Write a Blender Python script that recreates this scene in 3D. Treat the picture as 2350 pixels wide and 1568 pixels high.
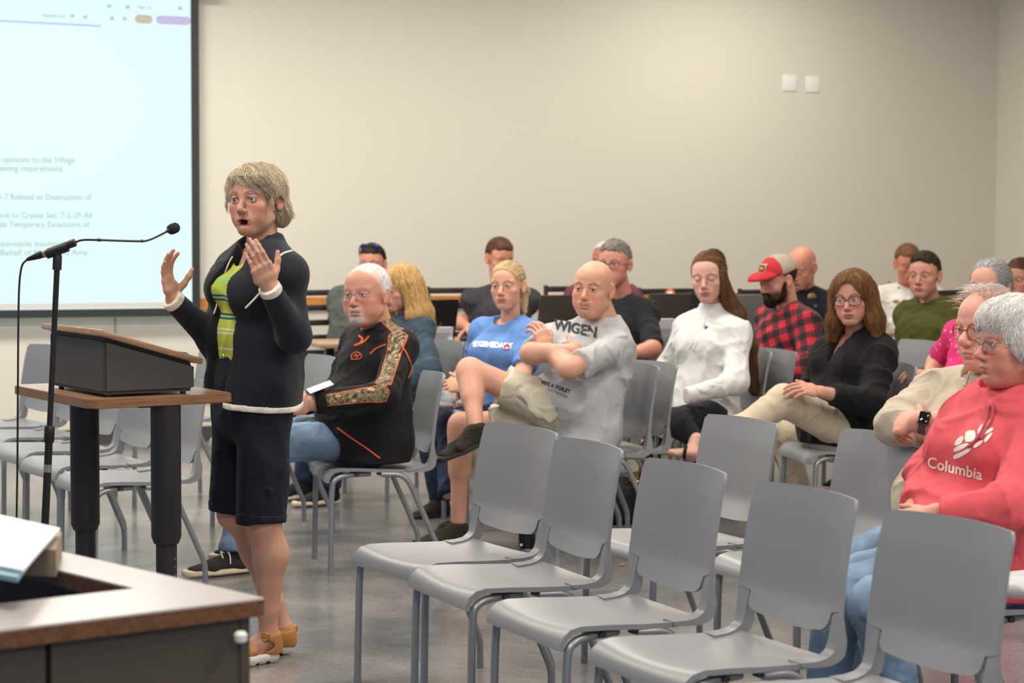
import bpy, bmesh, math, random
import numpy as np
from mathutils import Vector, Matrix
random.seed(7); rng = np.random.default_rng(7)
for _o in list(bpy.data.objects): bpy.data.objects.remove(_o)
SC = bpy.context.scene; COL = SC.collection
V = lambda *a: np.array(a, float)
def unit(v):
    v = np.asarray(v, float); return v / max(np.linalg.norm(v), 1e-9)
def srgb(c):
    return tuple((x/255/12.92 if x/255 <= .04045 else ((x/255+.055)/1.055)**2.4) for x in c)

# ------------------------------------------------------------------ camera
FPX, CAMH, HORIZ, ROLL = 5000.0, 1.519, 485.0, 0.0035
TH = math.atan((784-HORIZ)/FPX); cT, sT = math.cos(TH), math.sin(TH)
FW, UP, RT = V(0, cT, -sT), V(0, sT, cT), V(1, 0, 0)
def ray(px, py):
    a, b = px-1175, py-784
    X, Y = a+ROLL*b, b-ROLL*a
    return FW + RT*(X/FPX) - UP*(Y/FPX)
CAM = V(0, 0, CAMH)
def at(px, py, Y):                     # the world point seen at a pixel of the photo at depth Y
    d = ray(px, py); return CAM + d*(Y/d[1])
def onz(px, py, z):                    # the world point seen at a pixel on the level z
    d = ray(px, py); return CAM + d*((z-CAMH)/d[2])
def hinge(px, py, parent, L, far=False):   # joint seen at a pixel, at bone length L from its parent joint
    d = unit(ray(px, py)); w = CAM-np.asarray(parent)
    b = w@d; c = w@w-L*L; D = b*b-c
    if D <= 0: return CAM+d*(-b)
    return CAM + d*(-b+(math.sqrt(D) if far else -math.sqrt(D)))
cd = bpy.data.cameras.new('camera'); cam = bpy.data.objects.new('camera', cd); COL.objects.link(cam)
cd.sensor_width = 36; cd.sensor_fit = 'HORIZONTAL'; cd.lens = FPX/2350*36; cd.clip_start = .1; cd.clip_end = 100
r_ = Vector(unit(RT+ROLL*UP)); u_ = Vector(unit(UP-ROLL*RT)); b_ = Vector(-FW)
M = Matrix.Identity(4)
for i in range(3): M[i][0], M[i][1], M[i][2] = r_[i], u_[i], b_[i]
M[0][3], M[1][3], M[2][3] = CAM
cam.matrix_world = M; SC.camera = cam
cd.dof.use_dof = True; cd.dof.focus_distance = 7.25; cd.dof.aperture_fstop = 4.2; cd.dof.aperture_blades = 9
# ------------------------------------------------------------------ colour management, world, room lights
SC.view_settings.view_transform = 'Standard'; SC.view_settings.look = 'None'
SC.view_settings.gamma = 1; SC.view_settings.exposure = 0.0; SC.view_settings.use_curve_mapping = False
W = bpy.data.worlds.new('world'); SC.world = W; W.use_nodes = True
W.node_tree.nodes['Background'].inputs[0].default_value = (*srgb((188, 210, 252)), 1)
W.node_tree.nodes['Background'].inputs[1].default_value = 0.55
WYAW = math.atan(.35); WD = V(math.cos(WYAW), math.sin(WYAW), 0); WN = V(math.sin(WYAW), -math.cos(WYAW), 0)  # along the far wall; out of it into the room
W0 = V(0, 15.0, 0); CEIL = 3.45
def wallp(px, py=None, z=None, off=0.0):     # point on the far wall seen at a pixel
    d = ray(px, py if py is not None else 700); n = WN
    t = ((W0+WN*off-CAM)@n)/(d@n); p = CAM+d*t
    if z is not None: p[2] = z
    return p
CORNER = wallp(2285, 300, 0)
def area(loc, sx, sy, power, col=(255, 248, 237), rot=None):
    l = bpy.data.lights.new('ceiling_lamp', 'AREA'); l.shape = 'RECTANGLE'; l.size = sx; l.size_y = sy
    l.energy = power*LK; l.color = srgb(col); o = bpy.data.objects.new('ceiling_lamp', l); COL.objects.link(o)
    o.location = loc; o.rotation_euler = rot or (0, 0, WYAW); return o
LIGHTS = []; LK = .74
for a_, b2, pw in [(-5.8, 1.7, 95), (-3.3, 1.7, 112), (-.9, 1.9, 56), (1.45, 1.3, 50),
                   (-4.6, 4.6, 75), (-1.8, 4.6, 75), (1.0, 4.6, 46),
                   (-4.6, 7.6, 75), (-1.8, 7.6, 75), (1.0, 7.6, 48),
                   (-4.4, 10.8, 80), (-1.4, 10.8, 80), (1.6, 10.8, 36),
                   (-3.4, 13.8, 90), (0, 13.8, 60)]:
    p = W0+WD*a_+WN*b2; LIGHTS.append((a_, b2)); area((p[0], p[1], CEIL-.05), 1.2, .6, pw)

# ------------------------------------------------------------------ materials
MATS = {}
def mat(name, col=(128, 128, 128), rough=.6, metal=0, bump=0, bscale=200, var=0, vscale=8, sheen=0, sss=0, emit=None, es=1, alpha=1, spec=None, coat=0):
    if name in MATS: return MATS[name]
    m = bpy.data.materials.new(name); m.use_nodes = True; N = m.node_tree.nodes; Lk = m.node_tree.links; b = N['Principled BSDF']
    c = (*srgb(col), 1); b.inputs['Base Color'].default_value = c; b.inputs['Roughness'].default_value = rough; b.inputs['Metallic'].default_value = metal
    if sheen: b.inputs['Sheen Weight'].default_value = sheen
    if coat: b.inputs['Coat Weight'].default_value = coat
    if sss:
        b.inputs['Subsurface Weight'].default_value = sss; b.inputs['Subsurface Radius'].default_value = (1, .35, .2); b.inputs['Subsurface Scale'].default_value = .006
    if spec is not None: b.inputs['Specular IOR Level'].default_value = spec
    if emit: b.inputs['Emission Color'].default_value = (*srgb(emit), 1); b.inputs['Emission Strength'].default_value = es
    if alpha < 1: b.inputs['Alpha'].default_value = alpha
    if bump or var:
        tc = N.new('ShaderNodeTexCoord')
    if bump:
        n = N.new('ShaderNodeTexNoise'); n.inputs['Scale'].default_value = bscale; n.inputs['Detail'].default_value = 3; Lk.new(tc.outputs['Object'], n.inputs['Vector'])
        bp = N.new('ShaderNodeBump'); bp.inputs['Strength'].default_value = bump; bp.inputs['Distance'].default_value = .01; Lk.new(n.outputs['Fac'], bp.inputs['Height']); Lk.new(bp.outputs['Normal'], b.inputs['Normal'])
    if var:
        n = N.new('ShaderNodeTexNoise'); n.inputs['Scale'].default_value = vscale; n.inputs['Detail'].default_value = 5; Lk.new(tc.outputs['Object'], n.inputs['Vector'])
        r = N.new('ShaderNodeValToRGB'); e = r.color_ramp.elements
        e[0].position = .3; e[1].position = .7; e[0].color = tuple(x*(1-var) for x in c[:3])+(1,); e[1].color = tuple(min(1, x*(1+var)) for x in c[:3])+(1,)
        Lk.new(n.outputs['Fac'], r.inputs['Fac']); Lk.new(r.outputs['Color'], b.inputs['Base Color'])
    MATS[name] = m; return m
def nodes(m): return m.node_tree.nodes, m.node_tree.links, m.node_tree.nodes['Principled BSDF']
def attr_mat(name, rough=.5, sss=0, bump=0, bscale=300, sheen=0, spec=None):      # base colour comes from the mesh's own colour attribute
    if name in MATS: return MATS[name]
    m = mat(name, rough=rough, sss=sss, bump=bump, bscale=bscale, sheen=sheen, spec=spec); N, L, b = nodes(m)
    a = N.new('ShaderNodeAttribute'); a.attribute_name = 'col'; L.new(a.outputs['Color'], b.inputs['Base Color']); return m
def cloth(name, col, var=.08, rough=.85, bump=.25, bscale=500, vscale=14, sheen=.03, crease=.9, cs=11):
    if name in MATS: return MATS[name]
    m = mat(name, col, rough, bump=bump, bscale=bscale, var=var, vscale=vscale, sheen=sheen, spec=.25); N, L, b = nodes(m)
    old = b.inputs['Normal'].links[0].from_node; tc = N.new('ShaderNodeTexCoord'); n = N.new('ShaderNodeTexNoise'); n.noise_type = 'RIDGED_MULTIFRACTAL' if hasattr(n, 'noise_type') else n.noise_type
    n.inputs['Scale'].default_value = cs; n.inputs['Detail'].default_value = 2; n.inputs['Distortion'].default_value = .9; L.new(tc.outputs['Object'], n.inputs['Vector'])
    bp = N.new('ShaderNodeBump'); bp.inputs['Strength'].default_value = crease; bp.inputs['Distance'].default_value = .022; L.new(n.outputs['Fac'], bp.inputs['Height']); L.new(bp.outputs['Normal'], old.inputs['Normal']); return m
def wood(name, c1, c2, axis=0, rough=.4, sc=2.0):
    if name in MATS: return MATS[name]
    m = mat(name, c1, rough); N, L, b = nodes(m)
    tc = N.new('ShaderNodeTexCoord'); mp = N.new('ShaderNodeMapping'); L.new(tc.outputs['Object'], mp.inputs['Vector'])
    s = [18*sc]*3; s[axis] = 1.2*sc; mp.inputs['Scale'].default_value = s
    n = N.new('ShaderNodeTexNoise'); n.inputs['Scale'].default_value = 3; n.inputs['Detail'].default_value = 8; n.inputs['Distortion'].default_value = .6; L.new(mp.outputs['Vector'], n.inputs['Vector'])
    r = N.new('ShaderNodeValToRGB'); e = r.color_ramp.elements; e[0].position = .35; e[1].position = .65; e[0].color = (*srgb(c2), 1); e[1].color = (*srgb(c1), 1)
    L.new(n.outputs['Fac'], r.inputs['Fac']); L.new(r.outputs['Color'], b.inputs['Base Color']); return m

# ------------------------------------------------------------------ object helpers
def tag(o, label=None, cat=None, group=None, kind=None):
    if label: o['label'] = label
    if cat: o['category'] = cat
    if group: o['group'] = group
    if kind: o['kind'] = kind
    return o
def empty(name, loc, rz=0, **k):
    o = bpy.data.objects.new(name, None); COL.objects.link(o); o.location = loc; o.rotation_euler = (0, 0, rz); o.empty_display_size = .1; return tag(o, **k)
def raw(name, vs, fs, m=None, parent=None, smooth=True, attrs=None, base=None):
    me = bpy.data.meshes.new(name); vs = np.asarray(vs, float)
    if base is not None: vs = vs-base
    if isinstance(fs, np.ndarray):
        k = fs.shape[1]; me.vertices.add(len(vs)); me.vertices.foreach_set('co', vs.astype(np.float32).ravel())
        me.loops.add(fs.size); me.loops.foreach_set('vertex_index', fs.astype(np.int32).ravel())
        me.polygons.add(len(fs)); me.polygons.foreach_set('loop_start', (np.arange(len(fs))*k).astype(np.int32)); me.polygons.foreach_set('loop_total', np.full(len(fs), k, np.int32))
        me.update(calc_edges=True)
    else:
        me.from_pydata([tuple(v) for v in vs], [], fs); me.update()
    me.polygons.foreach_set('use_smooth', np.full(len(me.polygons), smooth))
    for k, a in (attrs or {}).items():
        a = np.asarray(a, float)
        if a.ndim == 2:
            at_ = me.attributes.new(k, 'FLOAT_COLOR', 'POINT'); at_.data.foreach_set('color', np.c_[a, np.ones(len(a))].astype(np.float32).ravel())
        else:
            at_ = me.attributes.new(k, 'FLOAT', 'POINT'); at_.data.foreach_set('value', a.astype(np.float32))
    if m: me.materials.append(m)
    o = bpy.data.objects.new(name, me); COL.objects.link(o)
    if parent: o.parent = parent
    return o
class MB:                                # collects boxes, tubes and lathes into one mesh
    def __init__(s): s.v = []; s.f = []; s.T = np.eye(4)
    def add(s, vs, fs):
        n = len(s.v); s.v += [tuple((s.T@np.array([*p, 1]))[:3]) for p in vs]; s.f += [tuple(i+n for i in f) for f in fs]; return s
    def box(s, c, d, bev=0, seg=2, R=None):
        bm = bmesh.new(); bmesh.ops.create_cube(bm, size=1)
        for v in bm.verts: v.co = Vector((v.co.x*d[0], v.co.y*d[1], v.co.z*d[2]))
        if bev: bmesh.ops.bevel(bm, geom=bm.edges[:], offset=bev, segments=seg, affect='EDGES', profile=.5)
        R = np.eye(3) if R is None else np.asarray(R)
        bm.verts.index_update(); s.add([R@np.array(v.co)+np.asarray(c) for v in bm.verts], [[v.index for v in f.verts] for f in bm.faces]); bm.free(); return s
    def tube(s, pts, r, n=10, cap=True):
        P = [np.asarray(p, float) for p in pts]; k = len(P); r = [r]*k if np.isscalar(r) else r
        T = [unit(P[min(i+1, k-1)]-P[max(i-1, 0)]) for i in range(k)]
        a = unit(np.cross(T[0], V(0, 0, 1) if abs(T[0][2]) < .9 else V(1, 0, 0))); vs = []; fs = []
        for i in range(k):
            a = unit(a-T[i]*(a@T[i])); b = np.cross(T[i], a)
            for j in range(n):
                t = 2*math.pi*j/n; vs.append(P[i]+(a*math.cos(t)+b*math.sin(t))*r[i])
        for i in range(k-1):
            for j in range(n): fs.append((i*n+j, i*n+(j+1) % n, (i+1)*n+(j+1) % n, (i+1)*n+j))
        if cap: fs += [tuple(range(n-1, -1, -1)), tuple((k-1)*n+j for j in range(n))]
        return s.add(vs, fs)
    def lathe(s, prof, c=(0, 0, 0), n=24):
        k = len(prof); vs = [(c[0]+p[0]*math.cos(2*math.pi*j/n), c[1]+p[0]*math.sin(2*math.pi*j/n), c[2]+p[1]) for p in prof for j in range(n)]
        fs = [(i*n+j, i*n+(j+1) % n, (i+1)*n+(j+1) % n, (i+1)*n+j) for i in range(k-1) for j in range(n)]+[tuple(range(n-1, -1, -1)), tuple((k-1)*n+j for j in range(n))]
        return s.add(vs, fs)
    def prism(s, poly, z0, z1, bev=0):
        bm = bmesh.new(); lo = [bm.verts.new((*p, z0)) for p in poly]; f = bm.faces.new(lo); r = bmesh.ops.extrude_face_region(bm, geom=[f])
        for v in r['geom']:
            if isinstance(v, bmesh.types.BMVert): v.co.z = z1
        bmesh.ops.recalc_face_normals(bm, faces=bm.faces[:])
        if bev: bmesh.ops.bevel(bm, geom=[e for e in bm.edges if abs(e.verts[0].co.z-e.verts[1].co.z) < 1e-6], offset=bev, segments=2, affect='EDGES')
        bm.verts.index_update(); s.add([np.array(v.co) for v in bm.verts], [[v.index for v in f.verts] for f in bm.faces]); bm.free(); return s
    def sheet(s, fn, nu, nv, th):          # fn(u,v)->(point, normal); closed slab of thickness th(u,v) behind the normal
        A = []; B = []
        for i in range(nu+1):
            for j in range(nv+1):
                p, nn = fn(i/nu, j/nv); t = th(i/nu, j/nv) if callable(th) else th
                A.append(p); B.append(p-nn*t)
        w = nv+1; n = len(A); fs = []
        for i in range(nu):
            for j in range(nv):
                a, b, c, d = i*w+j, (i+1)*w+j, (i+1)*w+j+1, i*w+j+1; fs += [(a, b, c, d), (n+d, n+c, n+b, n+a)]
        for j in range(nv): fs += [(j, j+1, n+j+1, n+j), (nu*w+j+1, nu*w+j, n+nu*w+j, n+nu*w+j+1)]
        for i in range(nu): fs += [((i+1)*w, i*w, n+i*w, n+(i+1)*w), (i*w+nv, (i+1)*w+nv, n+(i+1)*w+nv, n+i*w+nv)]
        return s.add(A+B, fs)
    def build(s, name, m, parent=None, smooth=True, base=None, angle=35):
        o = raw(name, s.v, s.f, m, parent, smooth=False, base=base)
        if smooth:
            bm = bmesh.new(); bm.from_mesh(o.data); bmesh.ops.recalc_face_normals(bm, faces=bm.faces[:])
            for f in bm.faces: f.smooth = True
            for e in bm.edges:
                if len(e.link_faces) == 2 and e.calc_face_angle(0) > math.radians(angle): e.smooth = False
            bm.to_mesh(o.data); bm.free()
        return o
def smoothpath(pts, n=6):
    P = [np.asarray(p, float) for p in pts]; P = [2*P[0]-P[1]]+P+[2*P[-1]-P[-2]]; out = []
    for i in range(1, len(P)-2):
        for k in range(n):
            t = k/n; a, b, c, d = P[i-1:i+3]
            out.append(.5*((2*b)+(-a+c)*t+(2*a-5*b+4*c-d)*t*t+(-a+3*b-3*c+d)*t**3))
    return out+[P[-2]]
def copy_thing(root, loc, rz, label=None, group=None):
    r = root.copy(); COL.objects.link(r); r.location = loc; r.rotation_euler = (0, 0, rz)
    if label: r['label'] = label
    if group: r['group'] = group
    for ch in list(root.children):
        c = ch.copy(); COL.objects.link(c); c.parent = r
        for g in list(ch.children):
            d = g.copy(); COL.objects.link(d); d.parent = c
    return r
def textmesh(s, size, font=None, bold=0):
    cu = bpy.data.curves.new('t', 'FONT'); cu.body = s; cu.size = size; cu.offset = bold; cu.resolution_u = 3
    o = bpy.data.objects.new('t', cu); me = bpy.data.meshes.new_from_object(o)
    bm = bmesh.new(); bm.from_mesh(me); bmesh.ops.triangulate(bm, faces=bm.faces[:])
    vs = [np.array(v.co) for v in bm.verts]; bm.verts.index_update(); fs = [[v.index for v in f.verts] for f in bm.faces]; bm.free()
    bpy.data.objects.remove(o); bpy.data.curves.remove(cu); bpy.data.meshes.remove(me); return vs, fs
# ------------------------------------------------------------------ the room
m_wall = mat('wall_paint', (219, 214, 201), .75, bump=.06, bscale=180)
m_floor = mat('polished_concrete', (128, 122, 116), .3); N, L, b = nodes(m_floor)
tc = N.new('ShaderNodeTexCoord'); n1 = N.new('ShaderNodeTexNoise'); n1.inputs['Scale'].default_value = 1.3; n1.inputs['Detail'].default_value = 9; n1.inputs['Roughness'].default_value = .62; n1.inputs['Distortion'].default_value = .8
n2 = N.new('ShaderNodeTexNoise'); n2.inputs['Scale'].default_value = 90; n2.inputs['Detail'].default_value = 4
for n in (n1, n2): L.new(tc.outputs['Object'], n.inputs['Vector'])
r1 = N.new('ShaderNodeValToRGB'); e = r1.color_ramp.elements; e[0].position = .34; e[1].position = .68; e[0].color = (*srgb((100, 101, 104)), 1); e[1].color = (*srgb((146, 143, 140)), 1)
L.new(n1.outputs['Fac'], r1.inputs['Fac']); mx = N.new('ShaderNodeMixRGB'); mx.blend_type = 'MULTIPLY'; mx.inputs[0].default_value = .35
r2 = N.new('ShaderNodeValToRGB'); r2.color_ramp.elements[0].position = .35; r2.color_ramp.elements[0].color = (.35, .34, .33, 1); r2.color_ramp.elements[1].position = .6
L.new(n2.outputs['Fac'], r2.inputs['Fac']); L.new(r1.outputs['Color'], mx.inputs[1]); L.new(r2.outputs['Color'], mx.inputs[2]); L.new(mx.outputs['Color'], b.inputs['Base Color'])
rr = N.new('ShaderNodeMapRange'); rr.inputs[3].default_value = .16; rr.inputs[4].default_value = .34; L.new(n1.outputs['Fac'], rr.inputs[0]); L.new(rr.outputs[0], b.inputs['Roughness'])
b.inputs['Coat Weight'].default_value = .25; b.inputs['Coat Roughness'].default_value = .12
def slab(name, c, d, m, rz=WYAW, **k):
    o = MB().box((0, 0, 0), d).build(name, m, smooth=False); o.location = c; o.rotation_euler = (0, 0, rz)
    o['kind'] = 'structure'; return o
mid = W0+WN*8+WD*-2
slab('floor', (mid[0], mid[1], -.05), (22, 18, .1), m_floor)
m_ceil = mat('ceiling_tile', (226, 222, 214), .9, bump=.1, bscale=90)
slab('ceiling', (mid[0], mid[1], CEIL+.05), (22, 18, .1), m_ceil)
LW = 13.0
c = CORNER-WD*(LW/2)-WN*.05; slab('wall_back', (c[0], c[1], CEIL/2), (LW+.2, .1, CEIL), m_wall)
c = CORNER+WN*8.5+WD*.06; slab('wall_right', (c[0], c[1], CEIL/2), (.1, 17, CEIL), m_wall)
m_rail = wood('rail_wood', (214, 150, 74), (184, 118, 48), 0, .35)
zr = 1.519-(681-485)/(5000/wallp(714, 681)[1])
rl = wallp(455, 690, zr); length = np.linalg.norm((CORNER-rl)[:2]); c = (rl+CORNER)/2
ZR0, ZR1 = wallp(714, 709)[2], wallp(714, 682)[2]
slab('trim_1', (c[0]+WN[0]*.012, c[1]+WN[1]*.012, (ZR0+ZR1)/2), (length, .024, ZR1-ZR0), m_rail)
c = CORNER+WN*8.5-WD*.008; slab('trim_2', (c[0], c[1], (ZR0+ZR1)/2), (.024, 17, ZR1-ZR0), m_rail)
m_base = mat('rubber_baseboard', (70, 66, 62), .6)
c = CORNER-WD*(LW/2)+WN*.006; slab('baseboard_back', (c[0], c[1], .05), (LW, .012, .1), m_base)
c = CORNER+WN*8.5-WD*.002; slab('baseboard_right', (c[0], c[1], .05), (.014, 17, .1), m_base)
# vertical joint in the panelling below the screen
p = wallp(265, 850); slab('trim_3', (p[0]+WN[0]*.003, p[1]+WN[1]*.003, ZR0/2), (.008, .006, ZR0), mat('joint_grey', (150, 140, 128), .7))
# ceiling fixtures
m_fix = mat('fixture_white', (235, 235, 232), .5)
m_dif = mat('lamp_diffuser', (255, 250, 240), .5, emit=(255, 240, 220), es=1.5)
fx = None
for i, (a_, b2) in enumerate(LIGHTS):
    p = W0+WD*a_+WN*b2
    if fx is None:
        fx = empty('ceiling_light', (p[0], p[1], CEIL), WYAW, label='white rectangular ceiling light panel', cat='ceiling light', group='ceiling light panels')
        for sy in (-1, 1): MB().box((0, sy*.325, -.01), (1.3, .05, .02), .004).build('frame', m_fix, fx)
        for sx in (-1, 1): MB().box((sx*.625, 0, -.01), (.05, .6, .02), .004).build('frame', m_fix, fx)
        MB().box((0, 0, -.004), (1.2, .6, .004)).build('diffuser', m_dif, fx)
    else: copy_thing(fx, (p[0], p[1], CEIL), WYAW)
# switch plates
for k, (x0, x1, y0, y1, lab) in enumerate([(1795, 1828, 173, 209, 'left of the two white square blank plates high on the beige wall'), (1848, 1880, 176, 212, 'right of the two white square blank plates high on the beige wall')]):
    c = wallp((x0+x1)/2, (y0+y1)/2); q = wallp(x1, y0); q2 = wallp(x0, y1)
    t = empty('wall_plate', c+WN*0.0, WYAW, label=lab, cat='wall plate', group='blank plates on the wall')
    MB().box((0, -.004, 0), (np.linalg.norm((q-q2)[:2]), .008, q[2]-q2[2]), .003).build('plate', mat('plate_white', (240, 236, 232), .4), t)
    for sz in (-1, 1): MB().tube([(0, -.007, .035*sz), (0, -.011, .035*sz)], .004).build('screw', mat('plate_white'), t)
# ------------------------------------------------------------------ projection screen
sc0 = wallp(441, 707, off=.09); top = wallp(441, 2, off=.09)
SW, zb, zt = 3.4, sc0[2], wallp(441, -8, off=.09)[2]; bw = .052
scr = empty('projection_screen', (sc0[0], sc0[1], zb), WYAW, label='large white projection screen with black border and blurred slide text on the beige wall', cat='projection screen')
m_scr = mat('projected_white', (70, 74, 74), .9, emit=(226, 252, 254), es=.93); N, L, b = nodes(m_scr)
tc = N.new('ShaderNodeTexCoord'); sp = N.new('ShaderNodeSeparateXYZ'); L.new(tc.outputs['Object'], sp.inputs[0])
MB().box((-SW/2, .002, (zt-zb)/2), (SW, .004, zt-zb)).build('screen_surface', m_scr, scr, smooth=False)
m_bor = mat('screen_border', (44, 46, 42), .55)
MB().box((bw/2, 0, (zt-zb)/2-bw/2), (bw, .014, zt-zb+bw)).box((-SW/2, 0, -bw/2), (SW, .014, bw)).box((-SW-bw/2, 0, (zt-zb)/2-bw/2), (bw, .014, zt-zb+bw)).build('border', m_bor, scr, smooth=False)
MB().box((-SW/2, -.006, .024), (SW-.002, .004, .03)).build('lower_margin', mat('margin_white', (214, 206, 200), .8), scr, smooth=False)
MB().box((-SW/2+.03, .0, zt-zb+.07), (SW+.22, .13, .14), .02).build('housing', mat('housing_brown', (108, 96, 86), .6), scr)
IR = np.array([[WD[0], WD[1], 0], [-WN[0], -WN[1], 0], [0, 0, 1]])
def scrp(px, py):                       # pixel -> screen-local x,z
    p = wallp(px, py, off=.095); q = p-np.array([sc0[0], sc0[1], zb]); return q@WD, q[2]
m_txt = mat('projected_text', (60, 64, 62), .9, emit=(190, 218, 212), es=.78)
def scr_text(name, s, px, py, hpx, m=m_txt, endpx=None):   # baseline-left at pixel
    x, z = scrp(px, py); hx = scrp(px, py-hpx)[1]-z
    vs, fs = textmesh(s, hx/.68, bold=.0006); w = max(v[0] for v in vs); sx = (scrp(endpx, py)[0]-x)/w if endpx else 1
    raw(name, [(x+v[0]*sx, -.002, z+v[1]) for v in vs], fs, m, scr, smooth=False)
for s, a, bb, y in [('opinions to the Village', 4, 172, 372), ('eeting requirements.', -2, 146, 392), ('n 7 Related to Destruction of', -4, 210, 458),
                    ('and to Create Sec. 7-2-29 All', -5, 211, 500), ('ide Temporary Extensions of', -6, 206, 521), ('utomobile Insurance', -4, 150, 566), ('Behalf of M        nd Amy', 0, 202, 586)]:
    scr_text('slide_text', s, a, y, 13, endpx=bb)
def scr_rect(name, pts, col, e=.8):
    q = [scrp(*p) for p in pts]; raw(name, [(x, -.0015, z) for x, z in q], [tuple(range(len(q)))], mat(name+str(col), (64, 66, 70), .9, emit=col, es=e), scr, smooth=False)
scr_rect('slide_line', [(-300, 34), (-300, 30), (232, 57.5), (232, 62)], (186, 204, 255), .85)
def pill(name, x0, x1, y, h, col, slope=.04):
    P = []
    for i in range(24):
        t = math.pi*2*i/24; cx = x0+h if math.cos(t) < 0 else x1-h
        px = cx+h*math.cos(t); P.append((px, y+(px-x0)*slope+h*math.sin(t)))
    scr_rect(name, P, col, .8)
pill('slide_button', 310, 350, 43, 9.5, (206, 188, 152)); pill('slide_button', 359, 438, 45, 9.5, (206, 188, 236)); pill('slide_button', 312, 348, 43, 6.5, (226, 224, 208)); pill('slide_button', 362, 436, 45, 6.5, (214, 214, 250))
scr_text('slide_text', 'Highlights only', 95, 38, 6, endpx=152)
scr_text('slide_text', 'Page 10', 316, 19, 6, endpx=348)
for x, y in ((166, 36), (196, 39), (257, 42), (286, 43), (251, 14), (293, 16), (414, 19)): pill('slide_icon', x-5, x+5, y, 4.5, (196, 212, 238), 0)
# ------------------------------------------------------------------ chairs
m_poly = mat('grey_polypropylene', (137, 138, 141), .38, bump=.05, bscale=900)
m_leg = mat('silver_leg_paint', (150, 153, 158), .36, .55)
m_foot = mat('glide_dark', (60, 58, 56), .6)
# local frame: x lateral, y backwards, z up
def sideprof(t):                        # height z -> backwards position of the upright
    zz = [.435, .445, .47, .50, .545, .65, .75, .825]; yy = [.150, .172, .196, .205, .206, .216, .232, .249]
    return np.interp(t, zz, yy)
def bow(x, z): return .034*(1-(x/.22)**2)*np.clip((z-.44)/.12, 0, 1)
def seatfn(u, v):                       # u across, v front->back
    x = (u*2-1)
    f = [(-.245, .388), (-.243, .402), (-.232, .425), (-.212, .441), (-.18, .448), (-.10, .446), (0, .440), (.08, .437), (.14, .438), (.185, .444)]
    y = np.interp(v, np.linspace(0, 1, len(f)), [p[0] for p in f]); z = np.interp(v, np.linspace(0, 1, len(f)), [p[1] for p in f])
    w = .222*(1 if v < .6 else 1-.10*((v-.6)/.4)**2)
    z -= .013*(1-x*x)*np.clip((v-.15)/.3, 0, 1); back = np.clip((v-.75)/.25, 0, 1); y += .03*back*(1-x*x)
    v2 = min(1, v+.02); y2 = np.interp(v2, np.linspace(0, 1, len(f)), [p[0] for p in f]); z2 = np.interp(v2, np.linspace(0, 1, len(f)), [p[1] for p in f])
    y1 = np.interp(v2-.04, np.linspace(0, 1, len(f)), [p[0] for p in f]); z1 = np.interp(v2-.04, np.linspace(0, 1, len(f)), [p[1] for p in f])
    t = unit([0, y2-y1, z2-z1]); return V(x*w, y, z), np.cross(V(1, 0, 0), t)
def backfn(u, v):                       # v: 0 bottom .. 1 top
    x0 = (u*2-1); z = float(np.interp(v, [0, .10, .22, .23, 1], [.488, .51, .5479, .5482, .827]))
    w = np.interp(z, [.488, .496, .51, .548, .5481, .7, .827], [.152, .167, .175, .1765, .2225, .2215, .217])
    if v > .97: w -= (v-.97)/.03*.012
    x = x0*w; y = np.interp(z, [.488, .545, .65, .75, .827], [.190, .203, .216, .232, .250])+bow(x, z)
    z += -.012*(x0*x0)*(1-v)*(-1)-.004*(x0*x0)*v
    return V(x, y, z), unit(V(-x*.25, -.985, .17))
def upfn(sx):
    def fn(u, v):                       # strip: u across .186-.224, v from seat to slot top
        z = [.4375, .4385, .444, .458, .480, .510, .548, .630]; y = [.095, .140, .170, .189, .1965, .1995, .2030, .2135]
        tt = np.linspace(0, 1, 8); zz = np.interp(v, tt, z); yy = np.interp(v, tt, y)
        w = np.interp(v, [0, .3, 1], [.165, .183, .184]); x = w+(.2225-w)*u
        yy = yy if zz < .548 else float(np.interp(zz, [.488, .545, .65, .75, .827], [.190, .203, .216, .232, .250]))
        v1, v2 = max(0, v-.05), min(1, v+.05); t = unit([0, np.interp(v2, tt, y)-np.interp(v1, tt, y), np.interp(v2, tt, z)-np.interp(v1, tt, z)])
        n = np.cross(V(1, 0, 0), t); return V(sx*x, yy+bow(x, zz)*np.clip((zz-.45)/.09, 0, 1)-.0004, zz+.001*(1-v)), n
    return fn
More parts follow.
